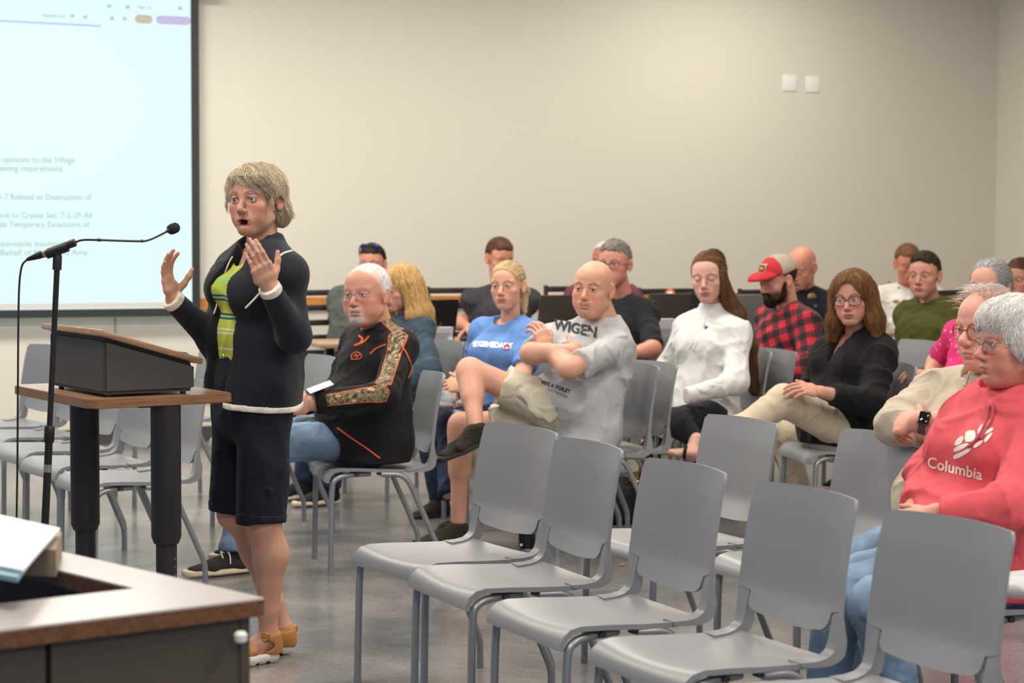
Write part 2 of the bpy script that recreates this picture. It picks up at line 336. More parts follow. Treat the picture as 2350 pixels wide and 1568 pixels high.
def make_chair():
    t = empty('stacking_chair', (0, 0, 0))
    MB().sheet(seatfn, 14, 18, .014).build('seat', m_poly, t, angle=50)
    mb = MB().sheet(backfn, 16, 22, .010)
    for sx in (-1, 1): mb.sheet(upfn(sx), 4, 22, lambda u, v: np.interp(v, [0, .25, .45, .6, .85, 1], [.010, .020, .034, .030, .013, .0105]))
    mb.build('backrest', m_poly, t, angle=50)
    for sx in (-1, 1):
        p = smoothpath([(sx*.175, -.05, .417), (sx*.20, -.15, .415), (sx*.213, -.205, .398), (sx*.2145, -.218, .35), (sx*.216, -.222, .2), (sx*.218, -.225, .02)], 5)
        MB().tube(p, .0118, 12).tube([(sx*.218, -.225, 0), (sx*.218, -.225, .022)], .0125, 12).build('leg', m_leg, t)
        p = smoothpath([(sx*.21, -.01, .418), (sx*.215, .09, .402), (sx*.217, .15, .29), (sx*.219, .205, .165), (sx*.22, .232, .10), (sx*.22, .236, .05), (sx*.22, .236, .02)], 5)
        MB().tube(p, .0118, 12).tube([(sx*.22, .236, 0), (sx*.22, .236, .022)], .0125, 12).build('leg', m_leg, t)
    MB().tube([(-.21, -.11, .418), (.21, -.11, .418)], .010, 8).tube([(-.21, .06, .415), (.21, .06, .415)], .010, 8).box((.19, -.12, .420), (.03, .03, .02), .004).box((-.19, -.12, .420), (.03, .03, .02), .004).box((.2, .0, .421), (.03, .05, .016), .004).box((-.2, .0, .421), (.03, .05, .016), .004).build('under_frame', m_foot, t)
    return t
PSI = .453
proto = None
def chair(x, y, label, rz=0.0, group='grey stacking chairs'):       # rz: extra turn; origin on the floor
    global proto
    yaw = PSI-math.pi/2+rz             # local +y points backwards along (cos psi, sin psi)
    if proto is None:
        proto = make_chair(); tag(proto, label, 'chair', group); proto.location = (x, y, 0); proto.rotation_euler = (0, 0, yaw); return proto
    return copy_thing(proto, (x, y, 0), yaw, label, group)
def chair_top(px, py, label, rz=0.0):  # by the pixel of the middle of its back's top edge
    p = onz(px, py, .822); a = PSI+rz; return chair(p[0]-.278*math.cos(a), p[1]-.278*math.sin(a), label, rz)
rd, bd = V(math.sin(PSI), -math.cos(PSI), 0), V(math.cos(PSI), math.sin(PSI), 0)
offs = [0, .492, 1.104, 1.699, 2.292]; yw = [-.101, .029, .004, -.022, -.063]; dv = [.036, .007, -.017, -.013, -.014]
labs = ['empty grey chair at the far left end of the nearest row', 'empty grey chair second from the left in the nearest row', 'empty grey chair in the middle of the nearest row, seat fully in view',
        'empty grey chair second from the right in the nearest row', 'empty grey chair at the right end of the nearest row, before the red hoodie']
for i in range(5):
    p = V(-.220, 6.854, 0)+rd*offs[i]+bd*dv[i]; chair(p[0], p[1], labs[i], -yw[i])
chair_top(1715, 962, 'empty grey chair whose back stands below the crossed beige trousers', .03)
chair_top(2042, 996, 'empty grey chair between the beige trousers and the man with folded arms', .03)
chair_top(1512, 832, 'empty grey chair between the grey T-shirt man and the white fleece woman', -.02)
chair_top(1785, 803, 'empty grey chair between the white fleece and the black top, below the plaid shirt', -.02)
chair_top(2125, 783, 'empty grey chair right of the black top and left of the pink shirt', -.05)
chair_top(748, 818, 'empty grey chair directly behind the speaker, left of the camouflage-striped man', -.05)
chair_top(500, 786, 'empty grey chair half hidden behind the speaker\'s cardigan', -.05)
def chair_near(px, py, label, rz=0):   # by the pixel where the near upright meets the seat
    p = onz(px, py, .445); a = PSI+rz; f = V(math.sin(a), -math.cos(a), 0)*.222+V(math.cos(a), math.sin(a), 0)*.18
    return chair(p[0]-f[0], p[1]-f[1], label, rz)
chair_near(138, 972, 'empty grey chair at the far left, furthest back beneath the screen', .28)
chair_near(193, 997, 'empty grey chair second furthest back in the row behind the lectern', .15)
chair_near(258, 1028, 'empty grey chair in the middle of the row behind the lectern', .12)
chair_near(344, 1060, 'empty grey chair seen between the two table columns, second nearest behind the lectern', .10)
chair_near(440, 1098, 'empty grey chair nearest in the row behind the lectern, its back beside the speaker', .05)
# ------------------------------------------------------------------ height adjustable table and lectern
m_oak = wood('oak_laminate', (158, 122, 90), (132, 98, 70), 0, .32, 1.6)
m_edge = wood('oak_edge', (156, 112, 74), (130, 90, 58), 0, .4, 2)
m_blk = mat('black_powder_coat', (38, 36, 38), .5, bump=.05, bscale=900)
TY = math.radians(33); ta = V(math.cos(TY), math.sin(TY), 0); tb = V(-math.sin(TY), math.cos(TY), 0)
T0 = V(-1.31, 6.735, 0); TZ = .93
def rounded(w, d, r, n=6):
    P = []
    for cx, cy, a0 in ((w-r, r, -90), (w-r, d-r, 0), (r, d-r, 90), (r, r, 180)):
        for k in range(n+1):
            a = math.radians(a0+90*k/n); P.append((cx+r*math.cos(a), cy+r*math.sin(a)))
    return P
tbl = empty('adjustable_table', (T0[0], T0[1], 0), TY, label='small wood-topped table on two black telescopic columns, in front of the speaker', cat='table')
TWx, TWy = .50, .69
MB().prism(rounded(TWx, TWy, .045), TZ-.030, TZ, .002).build('tabletop', m_oak, tbl)
MB().prism(rounded(TWx+.002, TWy+.002, .045), TZ-.028, TZ-.002).build('edge_band', m_edge, tbl).location = (-.001, -.001, 0)
def inframe(px, py, z): p = onz(px, py, z)-T0; return p@ta, p@tb
cols = []
for px, Yc in ((195, 7.22), (381, 6.93)):
    p = at(px, 1100, Yc)-T0; cols.append((p@ta, p@tb))
for k, (cx, cy) in enumerate(cols):
    zs = [.475]*2
    c = MB()
    def oct_(r, z0, z1, c=c, cx=cx, cy=cy):
        pr = [(r, z0), (r, z1)]; c.lathe(pr, (cx, cy, 0), 8)
    z0 = zs[0]
    c.lathe([(.040, z0-.022), (.0480, z0), (.0480, TZ-.03)], (cx, cy, 0), 28)
    o = c.build('column', m_blk, tbl)
    MB().lathe([(.0335, .03), (.0335, z0-.005)], (cx, cy, 0), 28).build('column_lower', m_blk, tbl)
    MB().box((cx, cy, .015), (.5, .07, .03), .008).build('foot', m_blk, tbl)
m_wht = mat('scale_mark', (190, 190, 190), .6)
cx, cy = cols[1]; mb = MB()
for q in range(3):
    z = zs[0]-.07-.026*q; a = -1.05-TY*0
    mb.tube([(cx+.0338*math.cos(a-.1), cy+.0338*math.sin(a-.1), z), (cx+.0338*math.cos(a+.12), cy+.0338*math.sin(a+.12), z)], .0007, 4)
mb.build('scale_marks', m_wht, tbl)
MB().box(((cols[0][0]+cols[1][0])/2, (cols[0][1]+cols[1][1])/2, TZ-.036), (.05, .36, .010), .003).build('crossbar', m_blk, tbl)
# lectern: shaped from the pixels of its four lower corners on the table top
lf = onz(237, 909, TZ+.006)-T0; ll = onz(147, 890, TZ+.006)-T0; lr_ = onz(443, 906, TZ+.006)-T0
lx0, ly0 = lf@ta, lf@tb; dep = (lr_@ta)-lx0; wid = (ll@tb)-ly0
wid = .46; dep = .315
lec = empty('tabletop_lectern', (T0[0]+ta[0]*lx0+tb[0]*ly0, T0[1]+ta[1]*lx0+tb[1]*ly0, TZ), TY, label='dark grey tabletop lectern with sloping wood reading board standing on the small table', cat='lectern')
hA, hB = .190, .098                     # front (tall) and speaker side (low)
m_lec = mat('lectern_charcoal', (74, 70, 66), .55, bump=.08, bscale=700)
z0 = .008
vs = [(0, 0, z0), (dep, 0, z0), (dep, 0, hB), (0, 0, hA), (0, wid, z0), (dep, wid, z0), (dep, wid, hB), (0, wid, hA)]
bm = bmesh.new(); vv = [bm.verts.new(v) for v in vs]
for f in ((0, 1, 2, 3), (5, 4, 7, 6), (4, 0, 3, 7), (1, 5, 6, 2), (3, 2, 6, 7), (4, 5, 1, 0)): bm.faces.new([vv[i] for i in f])
bmesh.ops.bevel(bm, geom=[e for e in bm.edges], offset=.012, segments=3, affect='EDGES'); bm.verts.index_update()
mb = MB(); mb.add([np.array(v.co) for v in bm.verts], [[v.index for v in f.verts] for f in bm.faces]); bm.free(); mb.build('body', m_lec, lec, angle=40)
sl = math.atan2(hB-hA, dep); R = np.array([[math.cos(sl), 0, -math.sin(sl)], [0, 1, 0], [math.sin(sl), 0, math.cos(sl)]])
cB = V(dep/2, wid/2, (hA+hB)/2+.011)
MB().box(cB, (dep/math.cos(sl)+.035, wid+.05, .020), .004, 2, R).build('reading_board', wood('oak_board', (168, 132, 98), (140, 106, 78), 0, .3, 1.6), lec)
MB().box(cB+R@V(dep/2+.003, 0, .014), (.014, wid*.7, .010), .003, 2, R).build('pen_ledge', m_lec, lec)
for fx_, fy in ((.03, .03), (dep-.03, .03), (.03, wid-.03), (dep-.03, wid-.03)): MB().lathe([(.009, 0), (.009, .010)], (fx_, fy, 0), 12).build('rubber_foot', m_foot, lec)
# ------------------------------------------------------------------ microphone and stand
m_mic = mat('mic_black', (24, 25, 24), .45); m_foam = mat('foam_black', (30, 36, 30), .95, bump=.5, bscale=900); m_sil = mat('mic_silver', (176, 168, 150), .35, .7)
YM = 6.62
b0 = at(103, 1215, YM); b1 = at(131, 612, YM); dirp = unit(b1-b0); fl = b0-dirp*(b0[2]/dirp[2]); j = at(115, 1000, YM)
fl = b0-dirp*((b0[2]-.01)/dirp[2])
ms = empty('microphone_stand', (fl[0], fl[1], 0), label='thin black microphone stand at the left of the lectern table', cat='microphone stand')
B = np.array([fl[0], fl[1], 0])
jj = b0+dirp*((at(115, 998, YM)-b0)@dirp)
MB().lathe([(.13, 0), (.13, .008), (.12, .016), (.03, .024), (.018, .04)], (0, 0, 0), 32).build('base', m_mic, ms)
MB().tube([V(fl[0], fl[1], .03)-B, jj-B], .0118, 14).build('lower_tube', m_mic, ms)
MB().tube([jj-B, b1-B], .0088, 14).build('upper_tube', m_mic, ms)
MB().tube([jj-dirp*.025-B, jj-dirp*.02-B, jj+dirp*.02-B, jj+dirp*.028-B], [.013, .016, .016, .012], 16).build('clutch', m_mic, ms)
q = b0+dirp*((at(111, 1075, YM)-b0)@dirp)-B
MB().tube([q-dirp*.012, q+dirp*.012], .0124, 14).build('silver_label', m_sil, ms)
h0, h1 = at(62, 596, YM), at(174, 556, YM); hd = unit(h1-h0); hl = np.linalg.norm(h1-h0)
clip = at(131, 573, YM)
mb = MB(); mb.tube([b1-dirp*.01-B, b1+dirp*.03-B, b1+dirp*.042-B], [.014, .014, .010], 12).box(b1+dirp*.04-B, (.018, .024, .03), .004)
mb.tube([clip-hd*.035-B-V(0, 0, .002), clip+hd*.035-B-V(0, 0, .002)], .0155, 16); mb.build('microphone_clip', m_mic, ms)
mc = empty('gooseneck_microphone', h0, label='black gooseneck microphone with foam tip held in the stand\'s clip', cat='microphone')
MB().tube([h0-h0, hd*.012, hd*.04, hd*(hl*.98), hd*hl], [.005, .0075, .0115, .0125, .009], 16).build('handle', m_mic, mc)
MB().tube([hd*.052, hd*.068], .0127, 16).build('silver_band', m_sil, mc)
gp = [at(*p)-h0 for p in ((170, 557, YM), (190, 551, YM), (225, 551, YM), (285, 553, YM+.1), (328, 553.5, YM+.17), (345, 550, YM+.2), (365, 541, YM+.24), (388, 529, YM+.27))]
MB().tube(smoothpath(gp, 5), .0034, 8).build('gooseneck', m_mic, mc)
MB().tube([gp[2], gp[2]+unit(gp[3]-gp[2])*.012], .0048, 8).tube([gp[4]-V(.006, 0, 0), gp[4]], .0048, 8).build('neck_collar', m_mic, mc)
e0, e1 = gp[-1], at(411, 519, YM+.30)-h0; dd = unit(e1-e0)
MB().tube([e0-dd*.012, e0, e0+dd*.006], [.004, .008, .008], 12).build('capsule_base', m_mic, mc)
ln = np.linalg.norm(e1-e0)
MB().tube([e0+dd*(ln*t-.002) for t in (0, .05, .15, .4, .75, .92, 1)], [.006, .012, .0155, .0175, .0165, .011, .003], 20).build('foam_windscreen', m_foam, mc)
cb = smoothpath([h0, at(50, 612, YM), at(44, 660, YM), at(42, 760, YM), at(41, 900, YM), at(40, 1060, YM), at(38, 1200, YM), at(36, 1380, YM), V(*(at(36, 1380, YM)[:2]+V(.0, .02)), .05), V(*(at(60, 1400, YM)[:2]), .004), V(*(at(-60, 1400, YM)[:2]), .004)], 6)
tag(MB().tube([p-h0 for p in cb], .0033, 6).build('microphone_cable', m_mic), 'thin black cable hanging from the microphone handle at the left edge', 'cable').location = h0
# ------------------------------------------------------------------ foreground desk
DZ = .78
m_dtop = mat('desk_laminate', (196, 188, 186), .22); m_dpan = mat('desk_panel', (74, 66, 58), .7, bump=.1, bscale=300); m_dedge = wood('desk_edge', (116, 76, 44), (86, 54, 30), 0, .5, 2)
m_dark = mat('desk_interior', (46, 44, 46), .6)
cnr = onz(606, 1372, DZ); f1 = onz(0, 1446, DZ); bk = onz(150, 1268, DZ)
df = unit((f1-cnr)); db = unit((bk-cnr))                           # directions of the two outer edges from the corner
desk = empty('corner_desk', (cnr[0], cnr[1], 0), label='blurred dark desk with pale laminate ledge in the left foreground', cat='desk')
Lf, Lb = 1.9, 1.6; wdt = .24
nf = unit(V(-df[1], df[0], 0)); nf = nf if nf@db > 0 else -nf       # inward normals
nb = unit(V(-db[1], db[0], 0)); nb = nb if nb@df > 0 else -nb
inner = cnr+(df+db)*(wdt/abs(df@nb)) if False else None
def inter(p, d, q, e):
    A = np.array([[d[0], -e[0]], [d[1], -e[1]]]); t = np.linalg.solve(A, (q-p)[:2]); return p+d*t[0]
ip = inter(cnr+nf*wdt, df, cnr+nb*.13, db)
P = [cnr, cnr+df*Lf, cnr+df*Lf+nf*wdt, ip, cnr+db*Lb+nb*.13, cnr+db*Lb]
poly = [tuple((p-cnr)[:2]) for p in P]
ar = sum(poly[i][0]*poly[(i+1) % 6][1]-poly[(i+1) % 6][0]*poly[i][1] for i in range(6))
if ar < 0: poly = poly[::-1]
MB().prism(poly, DZ-.004, DZ, 0).build('ledge_top', m_dtop, desk, smooth=False)
MB().prism(poly, DZ-.035, DZ-.004, 0).build('edge_band', m_dedge, desk, smooth=False)
def wallseg(a, b_, nrm, z0, z1, th, name, m):
    a, b_ = a-cnr, b_-cnr; mb = MB(); n3 = nrm*th
    vs = [(*(p[:2]), z) for z in (z0, z1) for p in (a, b_, b_+n3, a+n3)]
    mb.add(vs, [(0, 1, 2, 3), (7, 6, 5, 4), (0, 4, 5, 1), (1, 5, 6, 2), (2, 6, 7, 3), (3, 7, 4, 0)]); return mb.build(name, m, desk, smooth=False)
fr = onz(147, 1440, DZ); tj = (fr-cnr)@df
st = nf*.02
wallseg(cnr+st+df*.02, cnr+df*(tj-.006)+st, nf, .02, DZ-.035, .02, 'front_panel', m_dpan)
wallseg(cnr+df*(tj+.006)+st, cnr+df*(Lf-.02)+st, nf, .02, DZ-.035, .02, 'front_panel', m_dpan)
wallseg(cnr+df*(tj-.02)+st*1.6, cnr+df*(tj+.02)+st*1.6, nf, .02, DZ-.035, .012, 'joint_strip', mat('joint_black', (18, 16, 16), .7))
wallseg(cnr+nb*.02+db*.02, cnr+db*(Lb-.02)+nb*.02, nb, .02, DZ-.035, .02, 'side_panel', m_dpan)
wp = [cnr+nf*.04+nb*.0+df*.03, cnr+df*(Lf-.03)+nf*.04, cnr+df*(Lf-.03)+db*Lb*.9, cnr+db*Lb*.9+nb*.04]
poly2 = [tuple((p-cnr)[:2]) for p in wp]
ar = sum(poly2[i][0]*poly2[(i+1) % 4][1]-poly2[(i+1) % 4][0]*poly2[i][1] for i in range(4))
if ar < 0: poly2 = poly2[::-1]
MB().prism(poly2, DZ-.17, DZ-.14).build('work_surface', m_dark, desk, smooth=False)
kp = onz(575, 1412, DZ-.075); kq = inter(cnr, df, V(0, 0, 0), unit(V(kp[0], kp[1], 0)))-cnr
MB().lathe([(.006, -.004), (.012, 0), (.013, .012), (.008, .018)], (0, 0, 0), 16).build('white_knob', mat('knob_white', (230, 228, 220), .4), desk).location = (kq[0]+.02*df[0], kq[1]+.02*df[1]-.012, DZ-.075)
# tan box with papers on the desk
bx = onz(128, 1232, DZ+.05)
def quadslab(name, pts, th, m, parent, origin):
    P = [p-origin for p in pts]; dn = V(0, 0, -th); vs = P+[p+dn for p in P]
    return MB().add(vs, [(0, 1, 2, 3), (7, 6, 5, 4), (0, 4, 5, 1), (1, 5, 6, 2), (2, 6, 7, 3), (3, 7, 4, 0)]).build(name, m, parent, smooth=False)
q = [onz(x, y, DZ+.075) for x, y in ((-60, 1168), (138, 1212), (52, 1308), (-190, 1262))]
o = quadslab('paper_sheets', q, .006, mat('paper_white', (232, 232, 240), .7), None, bx); o.location = bx; tag(o, 'white sheets of paper lying on top of the tan box on the desk', 'paper')
q = [onz(x, y, DZ+.067) for x, y in ((-80, 1170), (118, 1216), (40, 1325), (-210, 1280))]
o = quadslab('blue_folder', q, .010, mat('folder_blue', (120, 160, 176), .5), None, bx); o.location = bx; tag(o, 'light blue folder under the white sheets on the desk', 'folder')
q = [onz(x, y, DZ+.056) for x, y in ((-60, 1180), (142, 1222), (128, 1262), (-120, 1250))]
o = quadslab('document_tray', q, .055, mat('tray_tan', (150, 132, 112), .7), None, bx); o.location = bx; tag(o, 'tan box standing on the back ledge of the desk under the papers', 'box')
# ------------------------------------------------------------------ soft-body modelling: smooth unions of tapered shapes, meshed as one surface
def smin(a, b, k):
    h = np.clip(.5+.5*(b-a)/k, 0, 1); return b*(1-h)+a*h-k*h*(1-h)
class Fld:
    def __init__(s): s.p = []
    def add(s, fn, lo, hi, k=.02, op='u'): s.p.append((fn, np.asarray(lo, float), np.asarray(hi, float), k, op)); return s
    def cone(s, a, b, ra, rb, k=.02, op='u', flat=0):
        a, b = np.asarray(a, float), np.asarray(b, float); L = np.linalg.norm(b-a)+1e-9; ax = (b-a)/L; r = max(ra, rb)
        def fn(P):
            q = P-a; h = q@ax; t = np.clip(h/L, 0, 1); d = np.linalg.norm(q-np.outer(t*L, ax), axis=1)-(ra+(rb-ra)*t)
            if flat: d = np.maximum(d, h-L)
            if flat > 1: d = np.maximum(d, -h)
            return d
        return s.add(fn, np.minimum(a, b)-r, np.maximum(a, b)+r, k, op)
    def econ(s, a, b, A, Bb, side, k=.03, op='u', flat=0):
        a, b = np.asarray(a, float), np.asarray(b, float); L = np.linalg.norm(b-a)+1e-9; ax = (b-a)/L
        sd = unit(side-ax*(np.asarray(side)@ax)); dp = np.cross(ax, sd); r = max(*A, *Bb)
        def fn(P):
            q = P-a; h = q@ax; t = np.clip(h/L, 0, 1); w = A[0]+(Bb[0]-A[0])*t; d = A[1]+(Bb[1]-A[1])*t; m = np.minimum(w, d)
            e = h-t*L; v = (np.sqrt(((q@sd)/w)**2+((q@dp)/d)**2+(e/m)**2)-1)*m
            if flat: v = np.maximum(v, h-L)
            if flat > 1: v = np.maximum(v, -h)
            return v
        return s.add(fn, np.minimum(a, b)-r, np.maximum(a, b)+r, k, op)
    def ell(s, c, r, R=None, k=.02, op='u'):
        c = np.asarray(c, float); r = np.asarray(r, float); m = r.min(); R = np.eye(3) if R is None else np.asarray(R)
        def fn(P):
            q = ((P-c)@R)/r; n = np.linalg.norm(q, axis=1); g = np.linalg.norm(q/r, axis=1)+1e-9; return n*(n-1)/g
        mr = r.max(); return s.add(fn, c-mr, c+mr, k, op)
    def cut(s, c, n, k=.006, lo=None, hi=None):     # removes the side the normal points to (inside the box lo..hi)
        c = np.asarray(c, float); n = unit(n); return s.add(lambda P: -((P-c)@n), [-99]*3 if lo is None else lo, [99]*3 if hi is None else hi, k, 's')
    def noise(s, fn): return s.add(fn, [-99]*3, [99]*3, 0, 'n')
    def ev(s, P):
        D = np.full(len(P), 1.0)
        for fn, lo, hi, k, op in s.p:
            if op == 'n': m = np.abs(D) < .05; D[m] = D[m]+fn(P[m]); continue
            mg = k+.03; m = np.all((P > lo-mg) & (P < hi+mg), axis=1)
            if not m.any(): continue
            d = fn(P[m])
            if op == 'u': D[m] = smin(D[m], d, k)
            else: D[m] = -smin(-D[m], d, max(k, 1e-4))      # subtract: max(D,-d)
        return D
    def bounds(s):
        lo = np.min([p[1] for p in s.p if p[4] == 'u'], 0); hi = np.max([p[2] for p in s.p if p[4] == 'u'], 0); return lo-.02, hi+.02
    def mesh(s, res, lo=None, hi=None):
        b0, b1 = s.bounds(); lo = b0 if lo is None else np.asarray(lo, float); hi = b1 if hi is None else np.asarray(hi, float)
        F = 4; n = np.ceil((hi-lo)/(res*F)).astype(int)+1; st = res*F
        ax = [lo[i]+np.arange(n[i])*st for i in range(3)]
        C = s.ev(np.stack(np.meshgrid(*ax, indexing='ij'), -1).reshape(-1, 3)).reshape(n)
        G = np.repeat(np.repeat(np.repeat(C, F, 0), F, 1), F, 2).astype(float)
        act = np.abs(C) < st*2.4
        I = np.argwhere(act); off = np.stack(np.meshgrid(*[np.arange(F)]*3, indexing='ij'), -1).reshape(-1, 3)
        idx = (I[:, None, :]*F+off[None]).reshape(-1, 3); G[idx[:, 0], idx[:, 1], idx[:, 2]] = s.ev(lo+idx*res)
        return nets(G, lo, res)
def nets(G, lo, res):
    S = G < 0; nx, ny, nz = G.shape
    corners = [(i, j, k) for i in (0, 1) for j in (0, 1) for k in (0, 1)]
    sub = lambda A, c: A[c[0]:nx-1+c[0], c[1]:ny-1+c[1], c[2]:nz-1+c[2]]
    cnt = sum(sub(S, c).astype(int) for c in corners); act = (cnt > 0) & (cnt < 8); A = np.argwhere(act)
    ids = np.full(act.shape, -1, int); ids[act] = np.arange(len(A)); acc = np.zeros((len(A), 3)); num = np.zeros(len(A))
    for c in corners:
        for ax in range(3):
            if c[ax]: continue
            d = list(c); d[ax] = 1; g0 = G[A[:, 0]+c[0], A[:, 1]+c[1], A[:, 2]+c[2]]; g1 = G[A[:, 0]+d[0], A[:, 1]+d[1], A[:, 2]+d[2]]
            m = (g0 < 0) != (g1 < 0); t = np.where(m, g0/np.where(g0 == g1, 1, g0-g1), 0); p = np.tile(np.array(c, float), (len(A), 1)); p[:, ax] = t
            acc += p*m[:, None]; num += m
    Vv = lo+(A+acc/np.maximum(num, 1)[:, None])*res; Q = []
    for ax in range(3):
        a, b = (ax+1) % 3, (ax+2) % 3; sl0 = [slice(1, -1)]*3; sl0[ax] = slice(0, -1); sl1 = [slice(1, -1)]*3; sl1[ax] = slice(1, None)
        s0, s1 = S[tuple(sl0)], S[tuple(sl1)]; E = np.argwhere(s0 != s1); off = np.ones(3, int); off[ax] = 0; E = E+off
        ins = S[E[:, 0], E[:, 1], E[:, 2]]
        def cell(da, db): q = E.copy(); q[:, a] += da; q[:, b] += db; return ids[q[:, 0], q[:, 1], q[:, 2]]
        q = np.stack([cell(-1, -1), cell(0, -1), cell(0, 0), cell(-1, 0)], 1); q[~ins] = q[~ins][:, ::-1]; Q.append(q)
    Q = np.concatenate(Q); Q = Q[(Q >= 0).all(1)]; return Vv, Q
def folds(amp, sc=1.0, dirv=(0, 0, 1), ph=0.0, mask=None):       # drapery: a few warped creases and softer swells
    r = np.random.default_rng(int(ph*1000)+3); W_ = r.normal(size=(6, 3)); W_ /= np.linalg.norm(W_, axis=1)[:, None]
    fr = np.array([9, 13, 19, 27, 38, 60])*sc; w = np.array([1.0, .9, .8, .55, .35, .18]); gt = r.normal(size=(6, 3)); gt /= np.linalg.norm(gt, axis=1)[:, None]; pp = r.uniform(0, 6, 6)
    def fn(P):
        v = np.zeros(len(P)); wx = .9*np.sin(P@V(11, 6, 9)*sc+ph)+.7*np.sin(P@V(-7, 13, 8)*sc+1.7*ph)
        for k in range(6):
            rd_ = 1-np.abs(np.sin(P@W_[k]*fr[k]*.5+wx*(1+.25*k)+pp[k])); gate = .5+.5*np.sin(P@gt[k]*7*sc+pp[5-k]*2); v -= w[k]*(rd_**3-.25)*gate
        return v*amp*1.7
    return fn
# ------------------------------------------------------------------ hair strands laid on a hair volume
def strands(F, verts, n, L, flow, rad, seg=7, lift=.004, jit=.25, seed=1, keep=None, curl=0):
    g = np.random.default_rng(seed); idx = g.integers(0, len(verts), n*3 if keep is not None else n); P = verts[idx]+g.normal(size=(len(idx), 3))*.001
    if keep is not None: P = P[keep(P)][:n]
    n = len(P); Ls = L*(.55+.6*g.random(n)); up = lift*g.random(n); rv = g.normal(size=(n, 3)); path = [P]
    def grad(P):
        e = .003; return np.stack([F.ev(P+V(*(e*(i == j) for j in range(3))))-F.ev(P-V(*(e*(i == j) for j in range(3)))) for i in range(3)], 1)
    ph = g.random(n)*6.28
    for k in range(seg):
        G = grad(P); G /= np.linalg.norm(G, axis=1)[:, None]+1e-9
        d = flow(P)+rv*jit
        if curl: d = d+curl*np.sin(ph+k*1.3)[:, None]*np.cross(G, d)
        d -= G*(d*G).sum(1)[:, None]; d /= np.linalg.norm(d, axis=1)[:, None]+1e-9
        P = P+d*(Ls/seg)[:, None]; P = P-G*np.clip(F.ev(P)-up*(k+1)/seg, -.01, .01)[:, None]*.8; path.append(P)
    path = np.stack(path, 1); return ribbons(path, rad, g)
def ribbons(path, rad, g):
    n, k, _ = path.shape; T = np.gradient(path, axis=1); T /= np.linalg.norm(T, axis=2)[..., None]+1e-9
    a = np.cross(T, g.normal(size=(n, 1, 3))); a /= np.linalg.norm(a, axis=2)[..., None]+1e-9; b = np.cross(T, a)
    w = rad*(1-.75*(np.arange(k)/(k-1))**2)[None, :, None]; vs = []
    for j in range(3): t = 2.0944*j; vs.append(path+(a*math.cos(t)+b*math.sin(t))*w)
    Vv = np.stack(vs, 2).reshape(-1, 3); base = (np.arange(n)*k*3)[:, None, None]+(np.arange(k-1)*3)[None, :, None]; j = np.arange(3)[None, None, :]; j2 = (j+1) % 3
    Q = np.stack([base+j, base+j2, base+3+j2, base+3+j], -1).reshape(-1, 4); rnd = np.repeat(g.random(n), k*3); return Vv, Q, rnd
def hair_mat(name, dark, light, rough=.6):
    if name in MATS: return MATS[name]
    m = mat(name, light, rough, spec=.25); N, L, b = nodes(m); a = N.new('ShaderNodeAttribute'); a.attribute_name = 'rnd'
    r = N.new('ShaderNodeValToRGB'); e = r.color_ramp.elements; e[0].color = (*srgb(dark), 1); e[1].color = (*srgb(light), 1); L.new(a.outputs['Fac'], r.inputs['Fac']); L.new(r.outputs['Color'], b.inputs['Base Color']); return m
